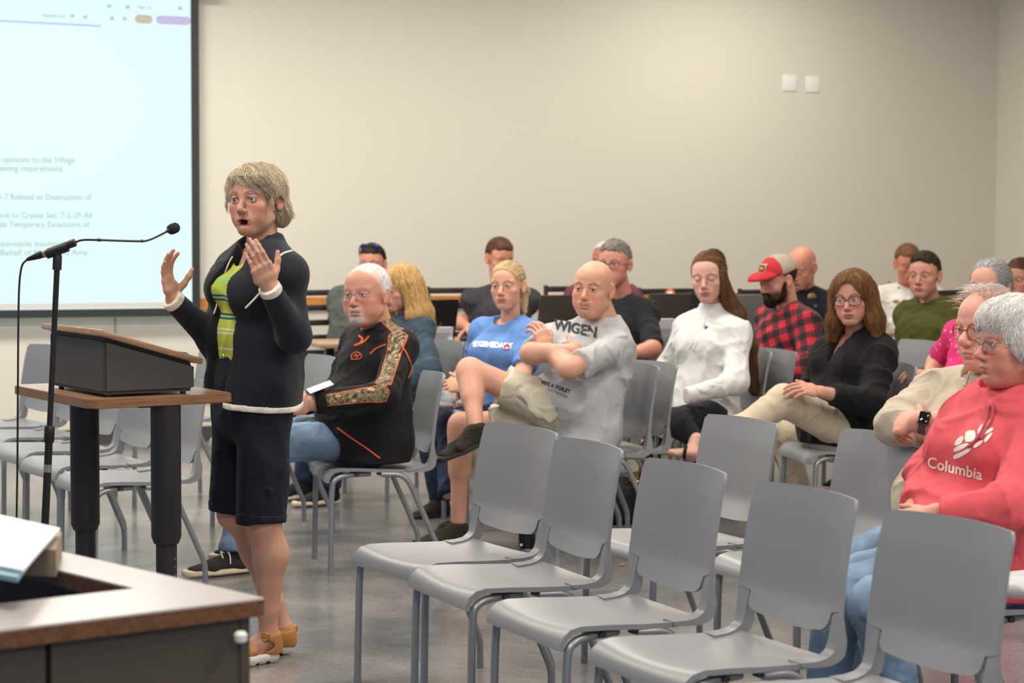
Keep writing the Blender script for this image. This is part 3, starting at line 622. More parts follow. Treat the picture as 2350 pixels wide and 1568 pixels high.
# ------------------------------------------------------------------ heads
m_skin = attr_mat('skin', .48, sss=.12, bump=.12, bscale=420, spec=.4)
m_eye = attr_mat('eye_surface', .12, spec=.6)
def ss(x, a, b): t = np.clip((x-a)/(b-a), 0, 1); return t*t*(3-2*t)
def head_field(o):
    g = o.get; F = Fld(); jw = g('jaw', 1.0); fat = g('fat', 0.0); ch = g('chin', 0.0); nz = g('nose', 1.0)
    F.ell((0, -.012, .034), (.0745, .0955, .081), k=.01)
    F.ell((0, .042, .040), (.060, .050, .050), k=.03)
    F.ell((0, .030, -.018), (.0635+fat*.4, .058, .075), k=.03)
    F.ell((0, .034, -.066), (.047*jw+fat, .046+fat*.3, .043), k=.03)
    F.ell((0, .070+ch, -.096), (.019*jw, .016, .015), k=.022)
    for s_ in (-1, 1):
        F.cone((s_*.047*jw+s_*fat, .002, -.058), (s_*.018, .066, -.096), .0135, .014, k=.022)
        F.ell((s_*.043, .062, -.026), (.020+fat*.3, .018+fat*.2, .017), k=.022)
        F.ell((s_*(.038*jw), .055, -.058), (.017+fat*.6, .020+fat*.5, .021), k=.025)
        F.cone((s_*.046, .072, .020), (s_*.012, .086, .017), .0085, .0085, k=.014)
        F.ell((s_*.0315, .098, -.001), (.0175, .017, .0125), k=.012, op='s')
    F.cone((0, .082, .012), (0, .106*.5+.111*.5, -.028), .0075, .0092*nz, k=.012)
    F.ell((0, .108, -.034), (.0105*nz, .011, .0095*nz), k=.010)
    for s_ in (-1, 1): F.ell((s_*.0122*nz, .0985, -.0375), (.0068, .0095, .0072), k=.007)
    for s_ in (-1, 1): F.ell((s_*.0062, .101, -.0462), (.0036, .0058, .004), k=.003, op='s')
    F.ell((0, .074, -.066), (.028, .023, .022), k=.02)
    op = g('mouth_open', 0.0); mw = g('mouth_w', 1.0)
    U = [(-.0245*mw, .0835, -.066), (-.012*mw, .0925, -.0632), (-.004, .0962, -.0622), (.004, .0962, -.0622), (.012*mw, .0925, -.0632), (.0245*mw, .0835, -.066)]
    Lw = [(-.0225*mw, .0835, -.0675-op*.3), (-.010*mw, .0925, -.0715-op), (0, .095, -.0725-op), (.010*mw, .0925, -.0715-op), (.0225*mw, .0835, -.0675-op*.3)]
    lt = g('lips', 1.0)
    for A, r in ((U, .0034), (Lw, .0044)):
        for i in range(len(A)-1): F.cone(A[i], A[i+1], r*lt*(.45 if i == 0 else 1), r*lt*(.45 if i == len(A)-2 else 1), k=.005)
    if op: F.ell((0, .094, -.068-op*.45), (.0155*mw, .015, .0035+op*.52), k=.003, op='s')
    else:
        for i in range(4): pass
        for a_, b2 in (((-.022*mw, .0885, -.0678), (-.008, .0985, -.0672)), ((-.008, .0985, -.0672), (.008, .0985, -.0672)), ((.008, .0985, -.0672), (.022*mw, .0885, -.0678))): F.cone(a_, b2, .0011, .0011, k=.0022, op='s')
    F.ell((0, .093, -.083), (.016, .006, .0035), k=.008, op='s')
    for s_ in (-1, 1):                       # lids and ears
        F.ell((s_*.0315, .0775, .000), (.0148, .0142, .0135), k=.004)
        e = g('lid', 1.0)*.86
        if e > .05: F.ell((s_*.0315, .094, -.0018), (.0142, .0125, .0056*e), k=.0022, op='s')
        F.cone((s_*.018, .0905, .0085), (s_*.044, .0835, .0055), .0022, .002, k=.005)
        Ra = np.array([[math.cos(s_*.42), -math.sin(s_*.42), 0], [math.sin(s_*.42), math.cos(s_*.42), 0], [0, 0, 1]])
        F.ell((s_*.0785, -.012, -.002), (.0075, .0185, .0300), Ra, k=.008)
        F.ell((s_*.0775, -.004, -.028), (.006, .009, .010), Ra, k=.008)
        F.ell((s_*.0885, -.006, .003), (.0085, .0105, .0185), Ra, k=.003, op='s'); F.ell((s_*.083, .002, -.003), (.004, .006, .007), Ra, k=.003, op='s')
    if g('jowl'): F.ell((0, .030, -.098), (.034+fat, .036, .022), k=.03)
    if g('stache'): F.ell((0, .094, -.0545), (.024, .009, .006), k=.006)
    return F
def eyeball():
    n, k = 24, 16; vs = []; 
    for i in range(k+1):
        t = math.pi*i/k
        for j in range(n): p = 2*math.pi*j/n; vs.append((math.sin(t)*math.cos(p), math.cos(t), math.sin(t)*math.sin(p)))
    fs = [(i*n+j, i*n+(j+1) % n, (i+1)*n+(j+1) % n, (i+1)*n+j) for i in range(k) for j in range(n)]; return np.array(vs), fs
def hand_field(F, Wp, d, nrm, thumb, curls, s=1.0, spread=.10, elbow=None, fr=.024, thumb_out=.9, thumb_curl=.25, tab=.35):
    d = unit(d); n = unit(nrm-d*(np.asarray(nrm)@d)); sd = unit(np.cross(d, n))*1.0
    if (sd@np.asarray(thumb)) < 0: sd = -sd            # towards the thumb
    if elbow is not None: a = Wp+unit(elbow-Wp)*.07; F.cone(a, Wp, fr*1.15, fr, k=.01)
    K = Wp+d*.088*s
    F.econ(Wp+d*.004, Wp+d*.045*s, (.025*s, .020*s), (.036*s, .0165*s), sd, k=.016)
    F.econ(Wp+d*.045*s, K-d*.004, (.037*s, .0165*s), (.038*s, .0120*s), sd, k=.012)
    F.ell(Wp+d*.04*s+sd*.022*s-n*.008*s, V(.016, .026, .015)*s, np.stack([sd, d, n], 1), k=.012)
    Ls = [(.041, .026, .020), (.045, .029, .021), (.041, .027, .020), (.033, .020, .018)]; of = [.0285, .0095, -.0095, -.0275]; kd = [-.002, .003, -.001, -.009]; tips = []
    for i in range(4):
        p = K+sd*of[i]*s+d*kd[i]*s; a = 0; dd = unit(d+sd*spread*(1.2-i*.8)); r = [.0092, .0084, .0078, .0068]; rr = (1, 1, .95, .84)[i]; c = curls[i+1]
        F.cone(p-d*.02*s, p, .0088*s, .0096*s*rr, k=.008)
        for j in range(3):
            a += c[j] if hasattr(c, '__len__') else c; v = dd*math.cos(a)-n*math.sin(a); q = p+v*Ls[i][j]*s
            F.cone(p, q, r[j]*rr*s, r[j+1]*rr*s, k=.0035); p = q
        tips.append((p, v, n*math.cos(a)+dd*math.sin(a)))
    p = Wp+d*.022*s+sd*.018*s-n*.006*s; v = unit(d*(1-.45*thumb_out)+sd*thumb_out-n*tab); ax = n
    for L_, r0, r1 in ((.042, .015, .0115), (.032, .0108, .0100), (.027, .0098, .0074)):
        q = p+v*L_*s; F.cone(p, q, r0*s, r1*s, k=.007); p = q; v = unit(v+d*thumb_curl*.8-n*.12*thumb_curl)
    return tips
SKINP = dict(base=(206, 158, 134), red=(196, 110, 92), lip=(176, 98, 88))
def mix(a, b, t): t = np.clip(t, 0, 1)[:, None] if np.ndim(t) else t; return a*(1-t)+b*t
def head_color(P, o):
    g = o.get; base = np.array(srgb(g('skin', SKINP['base']))); C = np.tile(base, (len(P), 1)); x, y, z = P.T; ax = np.abs(x)
    red = np.array(srgb(g('red', SKINP['red']))); lip = np.array(srgb(g('lip', SKINP['lip'])))
    def blob(cx, cy, cz, r): return np.exp(-(((ax-cx)**2+(y-cy)**2+(z-cz)**2)/r**2))
    C = mix(C, red, g('flush', .45)*(blob(.042, .068, -.034, .026)+.8*blob(0, .108, -.034, .014)+.6*blob(.078, -.01, -.002, .03)))
    op = g('mouth_open', 0)
    mwid = .0245*g('mouth_w', 1.0); tp = np.sqrt(np.clip(1-(ax/mwid)**2, 0, 1)); zu = -.0622-.0042*(ax/mwid)**2; zl = -.0722-op+(.0050+op*.75)*(ax/mwid)**2
    mz = np.where(z > -.0672-op*.4, (z-zu)/(.0048*tp+1e-4), (z-zl)/(.0056*tp+1e-4)); inner = (z < zu) & (z > zl); ml = np.where(inner, 1, np.exp(-mz**4))*(ax < mwid)*ss(y, .076, .084)
    C = mix(C, lip, ml*g('lipc', .85))
    if op: C = mix(C, np.array(srgb((70, 24, 22))), ss(.0945-y, 0, .003)*ss(.015-ax, 0, .003)*ss(.005+op*.5-np.abs(z+.068+op*.45), 0, .002)*ss(y, .07, .078))
    else: C = mix(C, lip*.35, np.exp(-((z+.0673)/.0012)**2)*ss(.022-ax, 0, .004)*ss(y, .08, .088))
    hb = np.array(srgb(g('browc', (110, 84, 66))))
    bz = .0195+.006*ss(ax, .012, .032)-.010*ss(ax, .034, .052); br = np.exp(-((z-bz)/.0042)**4)*ss(ax, .010, .015)*ss(.053-ax, 0, .008)*ss(y, .05, .06); C = mix(C, hb, br*g('brow', .75))
    ez = (z+.0012); ey = np.exp(-((ez-.0060*g('lid', 1)-.0006)/.0015)**2)*ss(.0145-np.abs(ax-.0315), 0, .003)*ss(y, .072, .08); C = mix(C, np.array(srgb((60, 40, 34))), ey*g('lash', .7))
    ey = np.exp(-((ez+.0058*g('lid', 1))/.0012)**2)*ss(.0135-np.abs(ax-.0315), 0, .003)*ss(y, .072, .08); C = mix(C, np.array(srgb((120, 70, 60))), ey*.5)
    if g('beardc'):
        bc = np.array(srgb(g('beardc'))); full = g('beard', 'goatee')
        gz = ss(-.047-z, 0, .006)*ss(y, .045, .06)
        if full == 'goatee': rr_ = (ax/.034)**2+((z+.080)/.036)**2+.12*np.sin(z*900+x*500)*np.sin(x*800); mk = ss(1.05-rr_, 0, .35)*ss(y, .045, .06)*(1-.9*ml)*(1-.6*np.exp(-((z+.081)/.0045)**2)*ss(ax, .008, .014))
        else: mk = ss(-.035-z, 0, .02)*ss(y, -.02, .01)*ss(z, -.125, -.11)
        C = mix(C, bc, mk*g('beardk', .8))
    if g('scalpc'):
        sc_ = np.array(srgb(g('scalpc'))); C = mix(C, sc_, ss(-(y*.82-z*.57)-g('scalp0', -.012), 0, .02)*ss(z, -.06, -.03)*g('scalpk', .5)*ss(.085-ax, 0, .004))
    rn = np.random.default_rng(3).normal(size=len(P)); return np.clip(C*(1+.03*rn[:, None]), 0, 1)
def rotmat(yaw, pitch, roll):             # yaw 0 looks at the camera, positive towards the left of the photo; pitch positive up; columns = right ear, nose, crown
    f = V(-math.sin(yaw)*math.cos(pitch), -math.cos(yaw)*math.cos(pitch), math.sin(pitch)); up = V(0, 0, 1); r = unit(np.cross(f, up)); u = np.cross(r, f)
    c, s_ = math.cos(roll), math.sin(roll); return np.stack([r*c+u*s_, f, u*c-r*s_], 1)
class Person:
    def __init__(s, label, eyes, Y, yaw, pitch=0, roll=0, hs=1.0, q=1.0, base=None, **o):
        s.o = o; s.q = q; s.hs = hs; s.label = label; yaw, pitch, roll = map(math.radians, (yaw, pitch, roll)); s.R = rotmat(yaw, pitch, roll)
        e = at(eyes[0], eyes[1], Y); s.O = e-s.R@V(0, .082, 0)*hs; s.parts = []; s.base = None; s.B = Fld(); s.geo = []; s.hands = []; s.kids = []
    def hw(s, p): return s.O+(s.R@np.asarray(p, float))*s.hs
    def torso(s, F, P, N_, S, off=0, wb=1.0, belly=0.0, chest=1.0, bust=0, sh=None, shr=.058, k=.05, hem=None, bustz=.66):
        P, N_ = np.asarray(P), np.asarray(N_); up = unit(N_-P); L = np.linalg.norm(N_-P); S = unit(S-up*(S@up)); f = np.cross(S, up)
        a = P; b = P+up*L*.33+f*.01; c = P+up*L*.68+f*.01; d = P+up*L*.86
        if hem: F.econ(P-up*hem, P, (.175*wb+off, .130*wb+off), (.172*wb+off, .125*wb+off), S, k=k)
        F.econ(a, b, (.168*wb+off, .118*wb+off), (.150*wb+off, .108*wb+off), S, k=k)
        F.econ(b, c, (.150*wb+off, .108*wb+off), (.165*chest+off, .118*chest+off), S, k=k)
        F.econ(c, d, (.165*chest+off, .118*chest+off), (.130*chest+off, .085*chest+off), S, k=k)
        if belly: F.ell(P+up*L*.22+f*(.055+belly*.3), (.135*wb+off+belly*.4, .105+off+belly, .15+off), np.stack([S, f, up], 1), k=.06)
        if bust:
            for s_ in (-1, 1): F.ell(P+up*L*bustz+f*(.085+bust*.3)+S*s_*.075, (.062+off, .05+bust+off, .06+off), np.stack([S, f, up], 1), k=.035)
        if sh is not None:
            for q in sh: F.cone(N_-up*.055, q, .062+off, shr+off, k=.045); F.cone(N_+up*.0, q, .040+off*.8, .045+off, k=.05)
        return up, S, f
    def limb(s, F, a, b, c, r, off=0, frac=2.0, k=.03, flat=1, mus=0):       # a-b-c with radii r=(ra, rb, rb2, rc)
        a, b, c = map(np.asarray, (a, b, c)); ra, rb, rb2, rc = (x+off for x in r)
        if frac <= 1: F.cone(a, a+(b-a)*frac, ra, ra+(rb-ra)*frac, k=k, flat=flat); return
        F.cone(a, b, ra, rb, k=k)
        if mus: F.cone(b+(c-b)*.12, b+(c-b)*.45, rb2*1.0+mus, rb2*.9+mus*.6, k=.04)
        t = frac-1; F.cone(b, b+(c-b)*t, rb2, rb2+(rc-rb2)*t, k=k, flat=flat)
    def hand(s, Wp, d, nrm, thumb, curls=(0, .25, .3, .35, .4), sc=1.0, elbow=None, res=None, **k):
        F = Fld(); tips = hand_field(F, np.asarray(Wp), d, nrm, thumb, curls, sc, elbow=elbow, **k); v, f = F.mesh(res or .0030*s.q); s.hands.append((v, f)); return tips
    def cloth(s, name, F, res, m, attrs=None, lo=None, hi=None, parent=None, label=None):
        v, f = F.mesh(res, lo, hi); s.kids.append((name, v, f, m, attrs(v) if attrs else None, parent, label)); return len(s.kids)-1
    def kid(s, name, v, f, m, attrs=None, parent=None, label=None): s.kids.append((name, np.asarray(v, float), f, m, attrs, parent, label)); return len(s.kids)-1
    def march(s, F, px, py, near, back=.5):
        d = unit(ray(px, py)); q = CAM+d*(near/d[1])-d*back; t = 0.0
        for _ in range(80): t += float(np.clip(F.ev((q+d*t)[None])[0], -.02, .02))*.8
        return q+d*t if t < back*2.5 else CAM+d*(near/d[1])
    def seat(s, label, back=.03, rz=0.0, by=None):
        f = s.f if by is None else V(-math.sin(math.radians(by)), -math.cos(math.radians(by)), 0); yaw = math.atan2(-f[1], -f[0])-math.pi/2+rz; o = s.P-f*back; copy_thing(proto, (o[0], o[1], 0), yaw, label, 'grey stacking chairs')
    def build(s, base, neck=None, bres=.009, body=True, group=None, label_kids=None):
        base = np.asarray(base, float); o = s.o; HF = head_field(o)
        if neck is not None:                  # neck in head-local space
            nl = s.R.T@(np.asarray(neck)-s.O)/s.hs; nr = o.get('neckr', .049); HF.cone((0, -.028, -.045), nl, nr, nr*1.12, k=.022)
            if o.get('adam'): HF.cone((0, .03, -.1), nl+V(0, .03, 0), .02, .03, k=.04)
        hr = .0027*s.q; lo, hi = V(-.105, -.13, -.20), V(.105, .14, .135); v, f = HF.mesh(hr, lo, hi); C = head_color(v, o); VV = [s.O+(v@s.R.T)*s.hs]; FF = [f]; CC = [C]; n = len(v)
        sk = np.array(srgb(o.get('skin', SKINP['base'])))
        hands_c = np.array(srgb(o.get('handc', o.get('skin', SKINP['base']))))
        items = list(s.hands)
        if body and s.B.p: items.append(s.B.mesh(bres))
        for v2, f2 in items:
            VV.append(v2); FF.append(f2+n); n += len(v2); rn = np.random.default_rng(len(v2)).normal(size=(len(v2), 1)); CC.append(np.clip(hands_c*(1+.03*rn)*np.ones((len(v2), 3)), 0, 1))
        root = raw('person', np.concatenate(VV), np.concatenate(FF), m_skin, None, attrs={'col': np.concatenate(CC)}, base=base); root.location = base
        tag(root, s.label, 'person', group); s.root = root
        if o.get('lid', 1.0) > .05 and o.get('eyes', 1):
            ev, ef = eyeball(); gz = unit(V(*o.get('gaze', (0, 1, 0))))
            for s_ in (-1, 1):
                p = ev*.0125; ang = np.arccos(np.clip(ev@gz, -1, 1)); ir = np.array(srgb(o.get('iris', (78, 74, 70)))); c = np.tile(np.array(srgb((226, 216, 208))), (len(ev), 1))
                c = mix(c, ir, ss(.50-ang, 0, .06)); c = mix(c, np.array(srgb((14, 12, 12))), ss(.24-ang, 0, .06))
                w = s.O+((p+V(s_*.0315, .0775, -.0003))@s.R.T)*s.hs; raw('eye', w, ef, m_eye, root, attrs={'col': c}, base=base)
        made = []
        for name, v, f, m, at_, par, lab in s.kids:
            ob = raw(name, v, f, m, made[par] if par is not None else root, attrs=at_, base=base); made.append(ob)
            if lab: ob['label'] = lab
        s.made = made; return root
    # hair: F is a field in head space
    def hair(s, F, m, n=1500, L=.05, flow=None, rad=.0009, res=.004, seg=7, lift=.004, jit=.25, curl=0, name='hair', keep=None, seed=1, base_rnd=.35, extra=None):
        v, f = F.mesh(res*s.q); g = np.random.default_rng(seed); Vs = [v]; Fs = [f]; rn = [np.clip(base_rnd+.12*g.normal(size=len(v)), 0, 1)]
        if n:
            sv, sq, sr = strands(F, v, n, L, flow, rad*max(1, s.q), seg, lift, jit, seed, keep, curl); Vs.append(sv); Fs.append(sq+len(v)); rn.append(sr)
        if extra is not None: Fs.append(extra[1]+sum(len(x) for x in Vs)); Vs.append(extra[0]); rn.append(extra[2])
        A = np.concatenate(Vs); return s.kid(name, s.O+(A@s.R.T)*s.hs, np.concatenate(Fs), m, {'rnd': np.concatenate(rn)})
    def glasses(s, m, ml=None, rx=.025, rz=.016, shape=2.6, th=.0013, rimless=False, y=.101, zc=-.004, tilt=0):
        for s_ in (-1, 1):
            pts = []
            for i in range(33):
                t = 2*math.pi*i/32; c_, s2 = math.cos(t), math.sin(t); x = s_*.0325+rx*np.sign(c_)*abs(c_)**(2/shape); z = zc+rz*np.sign(s2)*abs(s2)**(2/shape); pts.append(V(x, y-.10*(abs(x)-.01)**1-3*x*x*.5, z))
            mb = MB().tube(pts, th, 6, cap=False); k0 = s.kid('glasses_rim', s.O+(np.array(mb.v)@s.R.T)*s.hs, mb.f, m)
            if ml: s.kid('lens', s.O+(np.array([p+V(0, .0002, 0) for p in pts[:-1]])@s.R.T)*s.hs, [tuple(range(32))], ml, parent=k0)
            mb = MB().tube(smoothpath([(s_*.056, y-.014, zc+.006), (s_*.0725, .075, zc+.006), (s_*.0795, .02, zc+.004), (s_*.082, -.005, zc+.006), (s_*.081, -.03, zc-.012)], 5), th, 6); s.kid('glasses_arm', s.O+(np.array(mb.v)@s.R.T)*s.hs, mb.f, m)
        mb = MB().tube(smoothpath([(-.009, y-.001, zc+.003), (0, y+.003, zc+.006), (.009, y-.001, zc+.003)], 4), th, 6); s.kid('glasses_bridge', s.O+(np.array(mb.v)@s.R.T)*s.hs, mb.f, m)
    def patch(s, name, F, vs, fs, org, ux, uz, dirv, m, off=.0015, parent=None, far=.4, sub=0):   # lays flat shapes (x,y) onto a garment, marching along dirv
        P = np.array([org+ux*v[0]+uz*v[1] for v in vs])-unit(dirv)*far; d = unit(dirv); t = np.zeros(len(P))
        for _ in range(60):
            D = F.ev(P+d*t[:, None])-off; t += np.clip(D, -.02, .02)*.8
            if np.abs(D).max() < 2e-4: break
        return s.kid(name, P+d*t[:, None], fs, m, parent=parent)
# ------------------------------------------------------------------ people: shared builders
def radial(c=(0, -.05, .12), down=.5, side=0.0):
    c = V(*c); return lambda P: (P-c)/(np.linalg.norm(P-c, axis=1)[:, None]+1e-6)+V(side, 0, -down)
def short_hair(t=.010, front=.070, fy=.082, ears=True, nape=-.068, side=0.0, fringe=0):
    F = Fld(); F.ell((0, -.014, .034), (.0765, .0985, .083), k=.01); F.ell((0, .0, .052+t), (.066, .086, .066), k=.02); F.ell((0, .045, .062+t), (.050, .042, .032), k=.02)
    F.ell((0, .102, front-.078), (.086, .070, .078), k=.006, op='s'); F.ell((0, .12, -.06), (.12, .12, .07), k=.006, op='s'); F.cut((0, 0, nape), (0, -.25, -1), k=.008)
    F.noise(lambda P: .0022*np.sin(P@V(210, 60, 90))*np.sin(P@V(-80, 190, 140))+.0016*np.sin(P@V(90, -330, 210)))
    if ears:
        for s_ in (-1, 1): F.ell((s_*.088, -.006, -.010), (.024, .022, .038), k=.006, op='s')
    return F
def shoe(p, ankle, toe, length=.27, m=None, msole=None, name='shoe', h=.075, w=.045, open_=False, sole=.022, label=None):
    a = np.asarray(ankle); t = unit(toe); up = unit(V(0, 0, 1)-t*t[2]) if abs(t[2]) < .95 else V(0, 1, 0); sd = np.cross(t, up)
    heel = a-t*.055-up*h; tp = heel+t*length
    F = Fld(); F.econ(heel+t*w*.8+up*.03, heel+t*length*.62+up*.026, (w*.82, .030), (w*1.05, .026), sd, k=.02); F.econ(heel+t*length*.62+up*.026, tp-t*.035+up*.018, (w*1.02, .026), (w*.78, .017), sd, k=.02)
    F.cone(a-up*.03, a+up*.012, .043, .040, k=.035, flat=1); F.cone(a-up*.005, heel+t*length*.5+up*.045, .036, .022, k=.03)
    F.cut(heel+up*.004, -up, k=.003)
    i = p.cloth(name, F, .0045*p.q, m, label=label)
    G = Fld(); G.econ(heel+t*w*.82, heel+t*length*.60, (w*.92, .05), (w*1.12, .05), sd, k=.02); G.econ(heel+t*length*.60, tp-t*.03, (w*1.1, .05), (w*.85, .05), sd, k=.02)
    G.cut(heel+up*(sole), up, k=.003); G.cut(heel, -up, k=.003); p.cloth('sole', G, .0045*p.q, msole or m, parent=i); return i
def frame(by):
    th = math.radians(by); f = V(-math.sin(th), -math.cos(th), 0); return f, V(math.cos(th), -math.sin(th), 0)
class Sitter(Person):
    """seated figure; pixel joints are solved along the limb lengths"""
    def setup(s, by=64, neck=None, hipf=.10, hipd=.47, hips=0.0, sw=.165, size=1.0, roll=0.0, shdrop=(0, 0)):
        f, S = frame(by); s.f, s.S = f, S; s.size = size
        N_ = s.O+V(0, 0, -.165)*s.hs-f*.035
        if neck: N_ = at(neck[0], neck[1], N_[1]+(neck[2] if len(neck) > 2 else 0))
        s.N = N_; s.P = N_+f*hipf-V(0, 0, hipd)+S*hips; s.up = unit(s.N-s.P)
        Su = unit(S-s.up*(S@s.up)); Su = unit(Su+s.up*roll); s.Su = Su; s.F = np.cross(Su, s.up)
        s.sh = {-1: s.N-s.up*(.062+shdrop[0])-Su*sw, 1: s.N-s.up*(.062+shdrop[1])+Su*sw}
        s.hip = {-1: s.P-S*.09, 1: s.P+S*.09}; s.ua, s.fa, s.tl, s.sl = .285*size, .255*size, .43*size, .42*size
        s.el, s.wr, s.kn, s.an = {}, {}, {}, {}; return s
    def arm(s, side, el=None, wr=None, elv=None, wrv=None, far=(False, False)):
        s.el[side] = hinge(*el, s.sh[side], s.ua, far[0]) if el else s.sh[side]+unit(s.F*elv[0]+s.up*elv[1]+s.Su*side*elv[2])*s.ua
        s.wr[side] = hinge(*wr, s.el[side], s.fa, far[1]) if wr else s.el[side]+unit(s.F*wrv[0]+s.up*wrv[1]+s.Su*side*wrv[2])*s.fa
    def leg(s, side, kn=None, an=None, knv=(1, 0, .1), anv=(.1, -1, 0), far=(False, False)):
        s.kn[side] = hinge(*kn, s.hip[side], s.tl, far[0]) if kn else s.hip[side]+unit(s.f*knv[0]+V(0, 0, 1)*knv[1]+s.S*side*knv[2])*s.tl
        s.an[side] = hinge(*an, s.kn[side], s.sl, far[1]) if an else s.kn[side]+unit(s.f*anv[0]+V(0, 0, 1)*anv[1]+s.S*side*anv[2])*s.sl
        if not an and s.an[side][2] < .085: s.an[side][2] = .085
    AR = (.049, .041, .041, .027); LR = (.085, .062, .057, .040)
    def flesh(s, wb=1.0, legs=True, arms=(-1, 1), belly=0, bust=0, chest=1.0, ar=None, lr=None, mus=.004):
        s.ar = ar or s.AR; s.lr = lr or s.LR; s.torso(s.B, s.P, s.N, s.Su, -.014, wb, belly, chest, bust, sh=[s.sh[k] for k in (-1, 1)], shr=.046)
        for k in arms:
            if k in s.el: s.limb(s.B, s.sh[k], s.el[k], s.wr[k], s.ar, k=.02, flat=0, mus=mus)
        if legs:
            for k in s.kn: s.limb(s.B, s.hip[k], s.kn[k], s.an[k], s.lr, off=-.006, k=.03, mus=.006)
    def top(s, name, m, off=.012, sleeve=2.0, wb=1.0, belly=0, chest=1.0, bust=0, hem=.06, neckhole=.058, vneck=0, res=.0085, foldamp=.0045, soff=.010, cuff=None, arms=(-1, 1), label=None, attrs=None, hemcut=None, extra=None, ph=1.0, drape=0):
        F = Fld(); s.torso(F, s.P, s.N, s.Su, off, wb, belly, chest, bust, sh=[s.sh[k] for k in (-1, 1)], shr=.05, hem=hem)
        for k in arms:
            if k in s.el: s.limb(F, s.sh[k], s.el[k], s.wr[k], s.ar, off=soff, frac=sleeve, k=.035, flat=1)
        if drape:
            for k in s.kn: F.econ(s.hip[k], s.hip[k]+(s.kn[k]-s.hip[k])*drape, (s.lr[0]+.034,)*2, (s.lr[0]+.026,)*2, s.S, k=.05, flat=1)
        F.noise(folds(foldamp, ph=ph)); F.cut((0, 0, .457), (0, 0, -1), k=.01)
        F.cone(s.N-s.up*.035+s.F*.012, s.N+s.up*.17+s.F*.07, neckhole, neckhole*1.25, k=.006, op='s')
        if vneck: F.econ(s.N-s.up*.02+s.F*.08, s.N-s.up*vneck+s.F*.14, (.045, .05), (.006, .05), s.Su, k=.006, op='s')
        if hemcut: F.cut(s.P-s.up*hemcut, -s.up+s.F*.1, k=.004)
        if extra: extra(F)
        s.topF = F; return s.cloth(name, F, res, m, attrs, label=label)
    def collar_ring(s, name, m, r=.060, h=.03, th=.006, parent=None, lean=.05, tilt=.35):
        mb = MB(); pts = []
        for i in range(25):
            t = 2*math.pi*i/24; pts.append(s.N-s.up*.012+s.F*(.012+r*1.05*math.cos(t))+s.Su*r*math.sin(t)+s.up*(.018-.030*math.cos(t)))
        mb.tube(pts, th, 8, cap=False); return s.kid(name, mb.v, mb.f, m, parent=parent)
    def pants(s, name, m, off=.012, res=.010, frac=2.0, wb=1.0, foldamp=.005, ph=2.0, label=None, flare=0.0, legs=(-1, 1), cutz=None):
        F = Fld(); F.econ(s.P-s.up*.02+s.F*.02, s.P+s.up*.08, (.172*wb, .112*wb), (.160*wb, .112*wb), s.Su, k=.05)
        for k in legs:
            if k not in s.kn: continue
            a, b, c = s.hip[k], s.kn[k], s.an[k]; r = [x+off for x in s.lr]
            if frac <= 1: F.cone(a, a+(b-a)*frac, r[0], r[0]+(r[1]-r[0])*frac+flare, k=.04, flat=1)
            else: F.cone(a, b, r[0], r[1], k=.04); F.cone(b, b+(c-b)*(frac-1), r[1]-.004, r[3]+flare+.006, k=.03, flat=1)
        F.noise(folds(foldamp, ph=ph, sc=.8)); s.pF = F; return s.cloth(name, F, res, m, label=label)
    def finish(s, **k):
        z = .0; base = V(s.P[0], s.P[1], 0); return s.build(base, neck=s.N-s.up*.03, **k)
def finger_curl(a): return (0, a, a*1.1, a*1.15, a*1.2)
m_button = mat('button', (210, 200, 185), .4)
m_metal = mat('gold_metal', (200, 160, 80), .3, .9); m_steel = mat('steel', (150, 150, 152), .3, .9)
m_lens = mat('spectacle_lens', (230, 235, 240), .05, alpha=.05, spec=.6)
m_frame = mat('black_frame', (26, 24, 26), .3)
def text_on(p, name, txt, size, px, py, Y, ux, uz, m, dirv=None, F=None, bold=0, parent=None, off=.0018, center=True):
    vs, fs = textmesh(txt, size, bold=bold); vs = np.array(vs)
    if center: vs = vs-V((vs[:, 0].max()+vs[:, 0].min())/2, 0, 0)
    q = at(px, py, Y); d = unit(dirv if dirv is not None else ray(px, py)); ux = unit(ux); uz = unit(uz)
    return p.patch(name, F or p.topF, vs, fs, q, ux, uz, d, m, parent=parent, off=off)
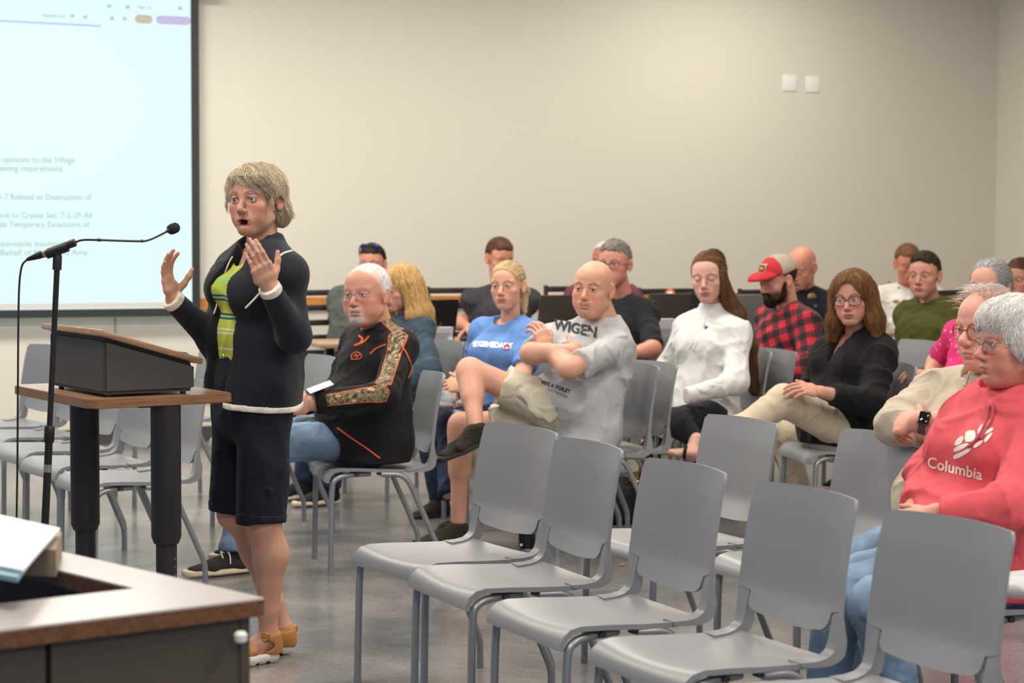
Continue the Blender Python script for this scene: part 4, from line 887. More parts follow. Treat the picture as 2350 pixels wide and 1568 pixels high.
# ------------------------------------------------------------------ the speaker
denim = cloth('dark_denim', (22, 26, 38), .25, .8, bscale=900)
navy = mat('navy_knit', (15, 17, 30), .9, sheen=.08); N, L, b = nodes(navy)
tc = N.new('ShaderNodeTexCoord'); wv = N.new('ShaderNodeTexWave'); wv.inputs['Scale'].default_value = 95; wv.bands_direction = 'DIAGONAL'; wv.inputs['Distortion'].default_value = 1.5; L.new(tc.outputs['Object'], wv.inputs['Vector'])
bp = N.new('ShaderNodeBump'); bp.inputs['Strength'].default_value = .3; bp.inputs['Distance'].default_value = .0022; L.new(wv.outputs['Fac'], bp.inputs['Height']); L.new(bp.outputs['Normal'], b.inputs['Normal'])
ivory = cloth('ivory_knit', (226, 220, 204), .03)
stripe = mat('striped_jersey', (196, 212, 60), .85, bump=.2, bscale=400); N, L, b = nodes(stripe)
def speaker():
    p = Person('standing woman in navy cardigan over lime striped top, both hands raised, speaking', (560, 458), 7.22, 24, 1, -3, hs=1.04, q=.8, mouth_open=.0085, mouth_w=1.08, lash=.95, lid=1.28, lips=1.15, skin=(198, 150, 128), red=(196, 106, 88), flush=.55, browc=(116, 92, 74), iris=(84, 92, 94), lip=(186, 96, 96), handc=(200, 150, 128), neckr=.047, nose=.92, fat=.002, gaze=(.05, 1, 0))
    f, S = frame(57); up0 = V(0, 0, 1); N_ = at(602, 572, 7.30); P = at(582, 870, 7.33); up = unit(N_-P); Su = unit(S-up*(S@up)); F_ = np.cross(Su, up)
    sh = {1: at(656, 630, 7.16), -1: at(544, 622, 7.42)}
    el = {1: at(676, 772, 7.13), -1: at(492, 782, 7.36)}; wr = {1: at(620, 664, 6.99), -1: at(398, 690, 7.24)}
    hp = {1: P+S*.085-up*.02, -1: P-S*.085-up*.02}; kn = {1: at(600, 1192, 7.24), -1: at(534, 1180, 7.42)}; an = {1: at(616, 1452, 7.27), -1: at(650, 1440, 7.40)}
    p.torso(p.B, P, N_, Su, -.016, .92, 0, .84, .01, sh=[sh[1], sh[-1]], shr=.042)
    for k in (-1, 1):
        p.limb(p.B, sh[k], el[k], wr[k], (.044, .037, .035, .024), k=.02, flat=0)
    p.B.cone(hp[1], kn[1], .08, .056, k=.03); p.B.cone(hp[-1], kn[-1], .08, .056, k=.03)
    for k in (1, -1):
        a, b2 = kn[k]+(V(.02, 0, 0) if k == -1 else V(.012, 0, 0)), an[k]; d = b2-a; bk = -f; p.B.cone(a, a+d*.32+bk*.018, .050, .058, k=.03); p.B.cone(a+d*.32+bk*.018, a+d*.8, .057, .034, k=.03); p.B.cone(a+d*.8, b2, .034, .032, k=.02)
        p.B.cone(b2+V(0, 0, -.01), b2+f*.05-V(0, 0, .045), .033, .028, k=.02); p.B.cone(b2+f*.04-V(0, 0, .045), b2+f*.135-V(0, 0, .062), .032, .02, k=.02); p.B.ell(b2-f*.02-V(0, 0, .045), (.032, .032, .034), k=.02)
    # hands
    p.hand(wr[1], at(592, 596, 6.95)-wr[1], V(.30, -.95, .12), V(.55, .1, .8), curls=(0, (.18, .22, .12), (.2, .25, .15), (.25, .28, .2), (.3, .3, .2)), sc=.96, elbow=el[1], spread=-.05, fr=.024, thumb_out=.85, thumb_curl=.55, res=.0024)
    p.hand(wr[-1], at(379, 622, 7.22)-wr[-1], V(-.95, .22, .05), V(.3, .9, .25), curls=(0, (.38, .35, .25), (.30, .30, .25), (.22, .28, .2), (.14, .25, .2)), sc=.96, elbow=el[-1], spread=.05, fr=.024, thumb_out=.75, thumb_curl=.35, tab=.95, res=.0024)
    # shirt
    z0 = at(530, 812, 7.2)[2]; z1 = at(530, 612, 7.2)[2]; base = V(P[0], P[1], 0)
    N, L, b = nodes(stripe); tc = N.new('ShaderNodeTexCoord'); sp = N.new('ShaderNodeSeparateXYZ'); L.new(tc.outputs['Object'], sp.inputs[0]); mr = N.new('ShaderNodeMapRange'); mr.inputs[1].default_value = z0; mr.inputs[2].default_value = z1; L.new(sp.outputs['Z'], mr.inputs[0])
    r = N.new('ShaderNodeValToRGB'); r.color_ramp.interpolation = 'CONSTANT'; e = r.color_ramp.elements; lime, blue, mint, pale = ((*srgb(c), 1) for c in ((186, 200, 80), (14, 92, 140), (124, 216, 150), (214, 226, 196)))
    st = [(0, lime), (.03, pale), (.055, lime), (.215, pale), (.235, lime), (.265, pale), (.285, lime), (.385, blue), (.41, lime), (.43, blue), (.455, lime), (.60, blue), (.625, lime), (.645, blue), (.67, lime), (.80, mint), (.815, lime), (.845, mint), (.865, lime)]
    e[0].color = st[0][1]; e[1].position = st[1][0]; e[1].color = st[1][1]
    for q, c in st[2:]: x = e.new(q); x.color = c
    L.new(mr.outputs[0], r.inputs['Fac']); L.new(r.outputs['Color'], b.inputs['Base Color'])
    F = Fld(); p.torso(F, P+up*.02, N_, Su, .004, .95, .0, .86, .014, sh=[sh[1], sh[-1]], shr=.045, k=.04); F.noise(folds(.0035, 1.2, ph=.4)); F.cone(N_-up*.05+F_*.03, N_+up*.14+F_*.07, .060, .085, k=.006, op='s'); F.cut(P+up*.062, -up, k=.004)
    p.cloth('striped_top', F, .0065, stripe)
    # cardigan
    F = Fld(); hz = P-up*.075
    F.econ(hz, P+up*.12, (.196, .162), (.184, .146), Su, k=.05, flat=0); p.torso(F, P+up*.02, N_, Su, .020, 1.0, 0, .88, .008, sh=[sh[1], sh[-1]], shr=.052, k=.04)
    F.noise(folds(.0055, .8, ph=1.7, dirv=up))
    F.cut(hz, -up, k=.004)
    F.cone(N_-up*.01+F_*.012, N_+up*.17+F_*.07, .056, .078, k=.006, op='s')
    # front opening, a wedge between the two front edges
    def open_(Q):
        q = Q-N_; h = q@up; x = q@Su; y = q@F_; wl = .040+.034*ss(-h, .02, .16)-.012*ss(-h, .35, .5); c0 = .018
        d = np.abs(x-c0)-wl; return np.maximum(d, .02-y)
    F.add(open_, P-.6, N_+.25, .004, 's')
    for k in (-1, 1): p.limb(F, sh[k], el[k], wr[k], (.056, .053, .051, .036), frac=1.95, k=.03, flat=1)
    F.econ(N_+F_*-.01+up*-.005, N_+F_*-.006+up*.048, (.066, .062), (.062, .058), Su, k=.02, flat=2); F.cone(N_-up*.02+F_*.01, N_+up*.17+F_*.03, .052, .060, k=.004, op='s'); F.add(open_, N_-V(.13, .13, .05), N_+.16, .004, 's')
    car = p.cloth('cardigan', F, .0062, navy); CF = F
    # ivory hem band and cuffs
    H = Fld(); H.econ(hz-up*.002, P+up*.12, (.199, .165), (.187, .149), Su, k=.05); H.noise(folds(.0055, .8, ph=1.7, dirv=up)); H.cut(hz+up*.012, up, k=.002); H.cut(hz-up*.010, -up, k=.003); H.add(open_, P-.6, N_+.25, .004, 's'); p.cloth('hem_band', H, .005, ivory, parent=car)
    for k in (-1, 1):
        d = unit(wr[k]-el[k]); H = Fld(); e0 = el[k]+(wr[k]-el[k])*.94; H.cone(e0, e0+d*.026, .0385, .0365, k=.003, flat=2); p.cloth('cuff', H, .004, ivory, parent=car)
    # ivory piping along shoulder and front edge, laid on the cardigan
    def piping(pts, r=.0038):
        P3 = np.array(smoothpath([at(x, y, Yq) for x, y, Yq in pts], 8)); d = unit(ray(620, 640)); t = np.zeros(len(P3)); P3 = P3-d*.25
        for _ in range(60): D = CF.ev(P3+d*t[:, None])-.001; t += np.clip(D, -.02, .02)*.8
        P3 = (P3+d*t[:, None])[np.abs(D) < .003]; mb = MB().tube(P3, r, 6); p.kid('piping', mb.v, mb.f, ivory, parent=car)
    piping([(671, 575, 7.1), (650, 582, 7.1), (636, 596, 7.1), (624, 622, 7.1), (612, 652, 7.1), (590, 680, 7.1), (563, 708, 7.1)])
    piping([(533, 588, 7.2), (524, 604, 7.2), (510, 640, 7.2), (500, 672, 7.2), (496, 700, 7.2), (489, 722, 7.2)], .003)
    # shorts
    F = Fld(); F.econ(P+up*.0, P+up*.088, (.158, .120), (.145, .110), Su, k=.04, flat=1); F.econ(P-up*.10, P, (.170, .130), (.158, .120), Su, k=.05)
    for k in (-1, 1):
        a = hp[k]; b2 = kn[k]+(kn[k]-a)*(.03 if k == 1 else -.02); F.econ(a, b2, (.090, .098), (.080, .086), S, k=.035, flat=1)
    F.noise(folds(.004, .6, ph=3.1)); sh_ = p.cloth('denim_shorts', F, .008, denim)
    for k in (-1, 1):
        a = hp[k]; b2 = kn[k]+(kn[k]-a)*(.03 if k == 1 else -.02); d = unit(b2-a); H = Fld(); H.econ(b2-d*.036, b2+d*.001, (.0845, .0905), (.0815, .0875), S, k=.005, flat=2); H.noise(folds(.004, .6, ph=3.1)); p.cloth('leg_hem', H, .006, denim, parent=sh_)
    bq = p.march(F, 514, 818, 7.15); d = unit(ray(514, 818)); mb = MB().tube([bq+d*.002, bq-d*.004], .0095, 14); p.kid('waist_button', mb.v, mb.f, mat('silver_button', (190, 186, 184), .3, .6), parent=sh_)
    # sandals
    tan = mat('tan_leather', (186, 128, 68), .5, bump=.15, bscale=300); wsole = mat('white_sole', (228, 222, 212), .6)
    for k in (1, -1):
        a = an[k]; h = a[2]; fl = a-f*.055; fl[2] = 0; t = unit(f+S*(.05 if k == 1 else -.1)); sd = np.cross(t, V(0, 0, 1))
        F = Fld(); F.econ(fl+t*.05+V(0, 0, .02), fl+t*.14+V(0, 0, .02), (.036, .03), (.044, .03), sd, k=.02); F.econ(fl+t*.14+V(0, 0, .02), fl+t*.215+V(0, 0, .018), (.044, .03), (.034, .03), sd, k=.02); F.cut(fl+V(0, 0, .034), V(0, 0, 1), k=.002); F.cut(fl, V(0, 0, -1), k=.002)
        for q in range(5): F.ell(fl+t*(.03+.045*q), (.009, .09, .011), np.stack([t, sd, V(0, 0, 1)], 1), k=.003, op='s')
        so = Fld(); U = Fld(); U.cone(fl+t*.05+V(0, 0, .03), a-V(0, 0, .012), .043, .041, k=.02, flat=1); U.cone(a-V(0, 0, .03), a+V(0, 0, .006), .041, .039, k=.02, flat=1)
        if k == 1: U.ell(a+t*.030-V(0, 0, .038)-sd*.03, (.030, .05, .017), np.stack([t, sd, V(0, 0, 1)], 1), k=.004, op='s'); U.ell(a+t*.03-V(0, 0, .038)+sd*.03, (.030, .05, .017), np.stack([t, sd, V(0, 0, 1)], 1), k=.004, op='s')
        U.econ(fl+t*.13+V(0, 0, .045), fl+t*.17+V(0, 0, .04), (.044, .026), (.040, .022), sd, k=.02); U.cut(fl+V(0, 0, .03), V(0, 0, -1), k=.002); U.cone(a+V(0, 0, -.06), a+V(0, 0, .06), .0345, .0345, k=.003, op='s')
        i = p.cloth('sandal', U, .0042, tan); p.cloth('sole', F, .0038, wsole, parent=i)
        if k == 1:
            bc = a+t*.012-sd*.0-V(0, 0, .004); cdir = unit(CAM-bc)*V(1, 1, 0); cdir = unit(cdir); o_ = bc+cdir*.046; u_2 = np.cross(V(0, 0, 1), cdir); mb = MB(); mb.tube([o_+u_2*.013*math.cos(q)+V(0, 0, .012)*math.sin(q) for q in np.linspace(0, 2*math.pi, 21)], .0022, 6, cap=False); mb.tube([o_-V(0, 0, 0)-u_2*.012, o_+u_2*.004], .0015, 5)
            p.kid('buckle', mb.v, mb.f, m_metal, parent=i)
        else:
            o_ = a-f*.046+V(0, 0, -.01); mb = MB().tube([o_+V(0, 0, .014), o_-V(0, 0, .05)], .0025, 6).box(o_+V(0, 0, .0)+S*.004-f*.003, (.006, .006, .022), .001); p.kid('zip', mb.v, mb.f, m_metal, parent=i)
    # hair: layered, fringe swept across the forehead, flicked out at the nape
    F = Fld(); F.ell((0, -.014, .036), (.0835, .104, .086), k=.01); F.ell((0, .045, .064), (.062, .048, .036), k=.03)
    for s_ in (-1, 1): F.ell((s_*.074, .008, .030), (.018, .040, .044), k=.03)
    F.ell((0, -.066, -.030), (.064, .046, .050), k=.03); F.ell((-.056, -.052, -.046), (.028, .034, .036), k=.03); F.ell((.056, -.052, -.046), (.028, .034, .036), k=.03)
    F.ell((-.008, .102, -.018), (.066, .056, .100), k=.012, op='s')
    for s_ in (-1, 1): F.ell((s_*.084, .016, -.018), (.032, .036, .034), k=.01, op='s')
    F.ell((0, .12, -.10), (.09, .12, .06), k=.01, op='s')
    hm = hair_mat('hair_ash_blonde', (132, 112, 88), (255, 240, 210))
    def flow(P): d = (P-V(.02, -.035, .125)); d = d/(np.linalg.norm(d, axis=1)[:, None]+1e-6)+V(0, 0, -.50); d[:, 0] += -.45*(P[:, 1] > .03); return d
    # loose locks: fringe over the forehead, wisps at temple and nape
    g = np.random.default_rng(5); P0 = []; cl = np.linspace(-.064, .062, 15)+g.normal(size=15)*.003
    for k in range(430):
        x = cl[k % 15]+g.normal()*.0028; q0 = V(x*.85, .070-.8*x*x*10*.5, .098-.3*abs(x)); q1 = V(x-.006, .097-4*x*x, .078-.1*abs(x)); q2 = V(x-.018, .1005-5.5*x*x, .060+.012*math.sin(k*1.7)); q3 = V(x-.030, .096-6*(x-.01)**2, .046+.016*math.sin(k%15*2.3)-.25*max(0, -x-.02)); P0.append((q0, q1, q2, q3))
    for k in range(170):
        sd_ = g.choice([-1, 1]); a_ = g.uniform(-1.0, .2); y0 = -.075+.075*(a_+1)*.6; q0 = V(sd_*(.072-.02*(a_ < -.6)), y0, .0+.02*g.random()); q1 = q0+V(sd_*.010, -.006, -.030); q2 = q1+V(sd_*.006, -.012*(1-a_*0), -.028); q3 = q2+V(sd_*(.010*g.random()), -.016*g.random(), -.012+.014*g.random()); P0.append((q0, q1, q2, q3))
    for k in range(60):
        sd_ = g.choice([-1, 1]); q0 = V(sd_*.074, .045+.01*g.random(), .045); q1 = V(sd_*.083, .050, .015); q2 = V(sd_*.084, .046+.01*g.random(), -.015); q3 = V(sd_*(.080+.008*g.random()), .040+.01*g.random(), -.045+.02*g.random()); P0.append((q0, q1, q2, q3))
    path = []
    for c4 in P0:
        c4 = [q+g.normal(size=3)*.0022 for q in c4]; path.append(smoothpath(c4, 4))
    p.hair(F, hm, 7500, .062, flow, rad=.0005, res=.0036, seg=9, lift=.011, jit=.28, curl=.16, base_rnd=.5, extra=ribbons(np.array(path), .0007, g))
    # earrings
    for s_ in (-1, 1):
        mb = MB()
        for j, (r, dz) in enumerate(((.0045, -.046), (.006, -.058))): mb.tube([V(s_*.083, -.006, dz)+V(0, math.cos(q)*r, math.sin(q)*r) for q in np.linspace(0, 6.283, 13)], .0009, 5, cap=False)
        p.kid('earring', p.O+(np.array(mb.v)@p.R.T)*p.hs, mb.f, m_metal)
    p.build(base, neck=N_-up*.035, bres=.0075)
    return p
SPK = speaker()
# ------------------------------------------------------------------ the seated audience, nearest first
jean_l = cloth('light_denim', (126, 152, 178), .28, .85, bscale=700, vscale=9); jean_d = cloth('navy_denim', (34, 48, 72), .3, .85, bscale=700, vscale=9)
black_c = cloth('black_cotton', (26, 25, 27), .2); m_shoe_b = cloth('dark_shoe_knit', (48, 42, 36), .15); m_rub = mat('dark_rubber', (40, 37, 35), .7); m_rubw = mat('cream_rubber', (214, 198, 168), .6)
def stripe_attr(segs, outer):
    def fn(v):
        best = np.full(len(v), 9.0)
        for (a, b, o, r) in segs:
            ax = unit(b-a); L = np.linalg.norm(b-a); q = v-a; h = q@ax; oo = unit(o-ax*(o@ax)); sd = np.cross(ax, oo); rad = q@oo; x = np.arctan2(q@sd, rad)*r
            over = np.maximum(0, np.maximum(-h, h-L)); d = np.abs(x)+np.where(rad > 0, 0, 1)+over*2; dist = np.linalg.norm(q-np.outer(np.clip(h, 0, L), ax), axis=1); d = np.where(dist > r*2.2, 9, d); best = np.minimum(best, d)
        return {'st': best}
    return fn
def camo_man():
    p = Sitter('seated man with white hair and goatee in black shirt with camouflage sleeve stripes', (817, 677), 9.15, 26, 2, -3, hs=1.12, fat=.006, jaw=1.12, jowl=1, neckr=.058, skin=(212, 152, 130), red=(206, 104, 86), flush=.7, beardc=(206, 200, 192), beardk=.75, lid=.75, browc=(150, 130, 116), brow=.6, iris=(90, 100, 110), scalpc=(226, 222, 216), scalpk=.5, handc=(206, 150, 128), lipc=.5, stache=1)
    p.setup(by=58, neck=(872, 758, .05), hipf=.05, hipd=.455, sw=.195, size=1.02); p.ar = (.064, .055, .052, .031); p.lr = (.105, .085, .075, .050)
    p.arm(1, el=(884, 905), wr=(722, 925)); p.arm(-1, el=(775, 900), wr=(700, 928), far=(True, False))
    p.leg(1, kn=(600, 1020), an=(548, 1268)); p.leg(-1, kn=(622, 1005), far=(True, False))
    p.flesh(belly=.05, wb=1.1)
    shirt = cloth('black_shirt_camo_stripe', (30, 28, 29)); N, L, b = nodes(shirt)
    a = N.new('ShaderNodeAttribute'); a.attribute_name = 'st'; r = N.new('ShaderNodeValToRGB'); r.color_ramp.interpolation = 'CONSTANT'; e = r.color_ramp.elements; e[0].color = (0, 0, 0, 1); e[1].position = .5; e[1].color = (1, 1, 1, 1); e.new(.44).color = (.5, .5, .5, 1)
    mr = N.new('ShaderNodeMath'); mr.operation = 'MULTIPLY'; mr.inputs[1].default_value = 13; L.new(a.outputs['Fac'], mr.inputs[0]); L.new(mr.outputs[0], r.inputs['Fac'])
    tc = N.new('ShaderNodeTexCoord'); n = N.new('ShaderNodeTexNoise'); n.inputs['Scale'].default_value = 22; n.inputs['Detail'].default_value = 6; n.inputs['Distortion'].default_value = 2.5; L.new(tc.outputs['Object'], n.inputs['Vector'])
    c = N.new('ShaderNodeValToRGB'); c.color_ramp.interpolation = 'LINEAR'; ce = c.color_ramp.elements; ce[0].position = .36; ce[0].color = (*srgb((44, 38, 32)), 1); ce[1].position = .7; ce[1].color = (*srgb((214, 190, 150)), 1); ce.new(.44).color = (*srgb((98, 84, 66)), 1); ce.new(.5).color = (*srgb((150, 128, 102)), 1); ce.new(.56).color = (*srgb((96, 96, 68)), 1); ce.new(.6).color = (*srgb((186, 164, 130)), 1)
    L.new(n.outputs['Fac'], c.inputs['Fac']); m1 = N.new('ShaderNodeMixRGB'); m2 = N.new('ShaderNodeMixRGB'); m1.inputs[2].default_value = (*srgb((232, 106, 56)), 1); m2.inputs[2].default_value = (*srgb((30, 28, 30)), 1)
    gt = N.new('ShaderNodeMath'); gt.operation = 'GREATER_THAN'; gt.inputs[1].default_value = .25; g2 = N.new('ShaderNodeMath'); g2.operation = 'GREATER_THAN'; g2.inputs[1].default_value = .75
    L.new(r.outputs['Color'], gt.inputs[0]); L.new(r.outputs['Color'], g2.inputs[0]); L.new(c.outputs['Color'], m1.inputs[1]); L.new(gt.outputs[0], m1.inputs[0]); L.new(m1.outputs[0], m2.inputs[1]); L.new(g2.outputs[0], m2.inputs[0]); L.new(m2.outputs[0], b.inputs['Base Color'])
    vdir = -unit(ray(880, 850)); segs = [(p.N+p.Su*.03+p.up*.03, p.sh[1]+p.up*.03, vdir*.6+V(0, 0, .7)+p.F*.15, .075), (p.sh[1]+p.up*.0, p.el[1], vdir+p.F*.35, .07), (p.el[1], p.wr[1]+(p.wr[1]-p.el[1])*-.04, vdir+V(0, 0, .15), .06)]
    k = p.top('black_shirt', shirt, off=.018, soff=.016, sleeve=1.97, belly=.06, wb=1.2, hem=.10, drape=.34, attrs=stripe_attr(segs, None), res=.0065, neckhole=.064, foldamp=.006)
    cf = p.cloth
    for s_ in (1, -1):
        d = unit(p.wr[s_]-p.el[s_]); H = Fld(); e0 = p.el[s_]+(p.wr[s_]-p.el[s_])*.83; H.cone(e0, e0+d*.045, .052, .048, k=.003, flat=2); p.cloth('cuff', H, .006, black_c, parent=k)
    org = mat('orange_piping', (232, 106, 56), .7); grey = cloth('grey_collar', (190, 184, 178), .1)
    p.collar_ring('collar', grey, r=.066, th=.009, parent=k)
    def line(pts, r=.0035, m=org, name='piping'):
        P3 = np.array(smoothpath([at(x, y, 8.9) for x, y in pts], 8)); d = unit(ray(880, 850)); t = np.zeros(len(P3)); P3 = P3-d*.5
        for _ in range(90): D = p.topF.ev(P3+d*t[:, None])-.001; t += np.clip(D, -.02, .02)*.8
        P3 = (P3+d*t[:, None])[np.abs(D) < .004]
        if len(P3) > 3: mb = MB().tube(P3, r, 6); p.kid(name, mb.v, mb.f, m, parent=k)
    line([(822, 768), (830, 776), (826, 786), (812, 792)], .006); line([(812, 792), (832, 784), (846, 770)], .005); line([(921, 790), (934, 812), (944, 836), (946, 852), (938, 870)]); line([(848, 812), (862, 800), (885, 790)]); line([(772, 985), (800, 1005), (840, 1032), (872, 1056)])
    line([(804, 824), (806, 812), (818, 807), (826, 812), (828, 820), (820, 824), (804, 824)], .0022, org, 'chest_emblem'); line([(809, 818), (815, 812), (817, 820), (823, 813)], .0025, org, 'chest_emblem')
    p.hand(p.wr[1], at(690, 930, p.wr[1][1])-p.wr[1], V(.2, -.9, .4), V(0, .2, 1), finger_curl(.5), elbow=p.el[1], fr=.03)
    p.hand(p.wr[-1], at(680, 935, p.wr[-1][1])-p.wr[-1], V(0, .3, -1), V(0, -1, 0), finger_curl(.3), elbow=p.el[-1], fr=.03)
    p.pants('blue_jeans', jean_l, belly if False else .016, flare=.02, wb=1.12, foldamp=.007)
    for s_ in (1, -1): shoe(p, p.an[s_]*V(1, 1, 0)+V(0, 0, .085), p.f, .30, black_c if s_ < 0 else cloth('black_canvas', (46, 42, 40), .15), m_rubw, 'sneaker', w=.05)
    # laces of the near sneaker
    a = p.an[1]*V(1, 1, 0)+V(0, 0, .085); mb = MB(); g = np.random.default_rng(2)
    for q in range(6):
        c = a+p.f*(.055+.017*q)+V(0, 0, -.012-.0065*q); mb.tube([c-p.S*.028-V(0, 0, .012), c+V(0, 0, .006), c+p.S*.028-V(0, 0, .012)], .0035, 6)
    c = a+p.f*.06; mb.tube(smoothpath([c, c+p.S*.03+V(0, 0, .012), c+p.S*.045-V(0, 0, .01), c+p.S*.048-V(0, 0, .035)], 4), .003, 6).tube(smoothpath([c, c+p.S*.02+p.f*.03+V(0, 0, .015), c+p.S*.04+p.f*.03-V(0, 0, .01)], 4), .003, 6)
    p.kid('laces', mb.v, mb.f, mat('lace_white', (232, 224, 204), .8))
    F = Fld(); F.ell((0, -.022, .036), (.0775, .092, .0835), k=.01); F.cut((0, .030, .075), (0, .85, -.30), k=.01); F.cut((0, 0, -.062), (0, -.2, -1), k=.01)
    for s_ in (-1, 1): F.ell((s_*.088, -.006, -.012), (.020, .021, .034), k=.008, op='s')
    p.hair(F, hair_mat('hair_white_short', (206, 203, 198), (255, 253, 250)), 3500, .014, radial(down=.9), rad=.0008, res=.004, seg=4, lift=.004, jit=.3, base_rnd=.7)
    G = Fld(); G.ell((0, .070, -.093), (.026, .022, .022), k=.01)
    p.hair(G, hair_mat('beard_white', (176, 170, 164), (240, 236, 230)), 900, .014, lambda P: P*0+V(0, .15, -1), rad=.0007, res=.003, seg=4, lift=.004, name='goatee')
    p.glasses(m_steel, m_lens, rx=.026, rz=.017, th=.0009)
    p.finish(group=None); p.seat('grey chair in which the man with camouflage sleeve stripes sits', .02, by=76)
    # paper in his hands
    q = [at(*c) for c in ((703, 893, 8.93), (756, 873, 9.05), (766, 882, 8.9), (712, 903, 8.78))]
    o = MB(); dn = V(0, 0, .002); o.add([*q, *[x-dn for x in q]], [(0, 1, 2, 3), (7, 6, 5, 4), (0, 4, 5, 1), (1, 5, 6, 2), (2, 6, 7, 3), (3, 7, 4, 0)])
    c = q[0]; ob = o.build('paper_sheet', mat('paper_white'), None, smooth=False, base=c); ob.location = c; tag(ob, 'white sheet of paper held by the man in the camouflage-striped shirt', 'paper')
camo_man()
def bald_man():
    p = Sitter('bald man in grey printed T-shirt and khaki shorts, arms folded and legs crossed', (1346, 664), 9.75, 22, 1, 3, hs=1.10, fat=.005, jaw=1.1, jowl=1, neckr=.060, skin=(214, 160, 134), red=(206, 116, 92), flush=.45, beardc=(150, 130, 118), beardk=.38, lid=.7, browc=(96, 72, 58), iris=(70, 74, 70), lipc=.4, handc=(212, 158, 134), stache=1)
    p.setup(by=52, neck=(1392, 742, .05), hipf=.14, hipd=.46, sw=.195, size=1.02); p.ar = (.062, .054, .050, .032); p.lr = (.095, .066, .062, .044)
    p.sh[1] = at(1412, 800, p.sh[1][1]); p.sh[-1] = at(1270, 778, p.sh[-1][1])
    p.el = {1: at(1308, 848, 9.44), -1: at(1216, 812, 9.62)}; p.wr = {1: at(1258, 806, 9.66), -1: at(1316, 806, 9.55)}
    p.leg(1, kn=(1075, 852), an=(1086, 1000)); p.leg(-1, kn=(1058, 975), an=(1052, 1205), far=(True, False))
    p.kn[1] = hinge(1078, 850, p.hip[1], p.tl); p.an[1] = at(1092, 985, p.kn[1][1]-.22)
    p.flesh(belly=.07, wb=1.12, chest=1.08)
    gm = cloth('heather_grey_jersey', (186, 186, 188), .06); kh = cloth('khaki_cotton', (210, 202, 182), .06)
    p.top('grey_tshirt', gm, off=.014, soff=.020, sleeve=.80, belly=.075, wb=1.14, chest=1.1, hem=.10, neckhole=.062, foldamp=.008, res=.0075)
    dk = mat('print_black', (40, 40, 44), .8); k = 0
    p.pants('khaki_shorts', kh, .018, frac=.74, wb=1.12, flare=.010, foldamp=.010)
    F = Fld(); q0 = p.hip[1]+(p.kn[1]-p.hip[1])*.42; ax = unit(p.kn[1]-p.hip[1]); oo = unit(-ray(1240, 930)); oo = unit(oo-ax*(oo@ax)); F.ell(q0+oo*.098, (.075, .012, .07), np.stack([ax, oo, np.cross(ax, oo)], 1), k=.01); F.ell(q0-ax*.055+oo*.105, (.030, .010, .07), np.stack([ax, oo, np.cross(ax, oo)], 1), k=.01); p.cloth('cargo_pocket', F, .006, kh, parent=1)
    for s_ in (1, -1):
        if s_ > 0: p.hand(p.wr[1], V(-.35, .25, .9), V(.3, -.6, .7), V(.8, -.1, .6), (0, .45, .5, .5, .55), elbow=p.el[1], fr=.031, sc=1.05, thumb_out=.7)
        else: p.hand(p.wr[-1], V(.35, .9, -.1), V(.8, -.5, .3), V(0, .3, 1), finger_curl(.6), elbow=p.el[-1], fr=.031)
    a = p.an[1]; shoe(p, a, unit(at(1000, 1026, a[1]-.12)-a), .285, m_shoe_b, m_rub, 'sneaker', w=.048, h=.07)
    a = p.an[-1]*V(1, 1, 0)+V(0, 0, .085); shoe(p, a, unit(p.f+V(-.35, 0, 0)), .30, m_shoe_b, m_rub, 'sneaker', w=.05)
    text_on(p, 'shirt_print', 'WIGEN', .066, 1318, 764, 9.4, V(.86, -.45, -.16), V(.12, 0, 1), dk, bold=.0022, parent=0)
    text_on(p, 'shirt_print', "WHEN LIFE'S A TOILET", .0235, 1254, 885, 9.3, V(.86, -.45, -.26), V(.2, 0, 1), dk, bold=.001, parent=0)
    text_on(p, 'shirt_print', 'JUST WIGEN', .019, 1278, 905, 9.3, V(.86, -.45, -.30), V(.2, 0, 1), mat('print_grey', (96, 96, 100), .8), parent=0)
    p.finish(); p.seat('grey chair in which the man in khaki shorts sits', .03, by=72)
bald_man()
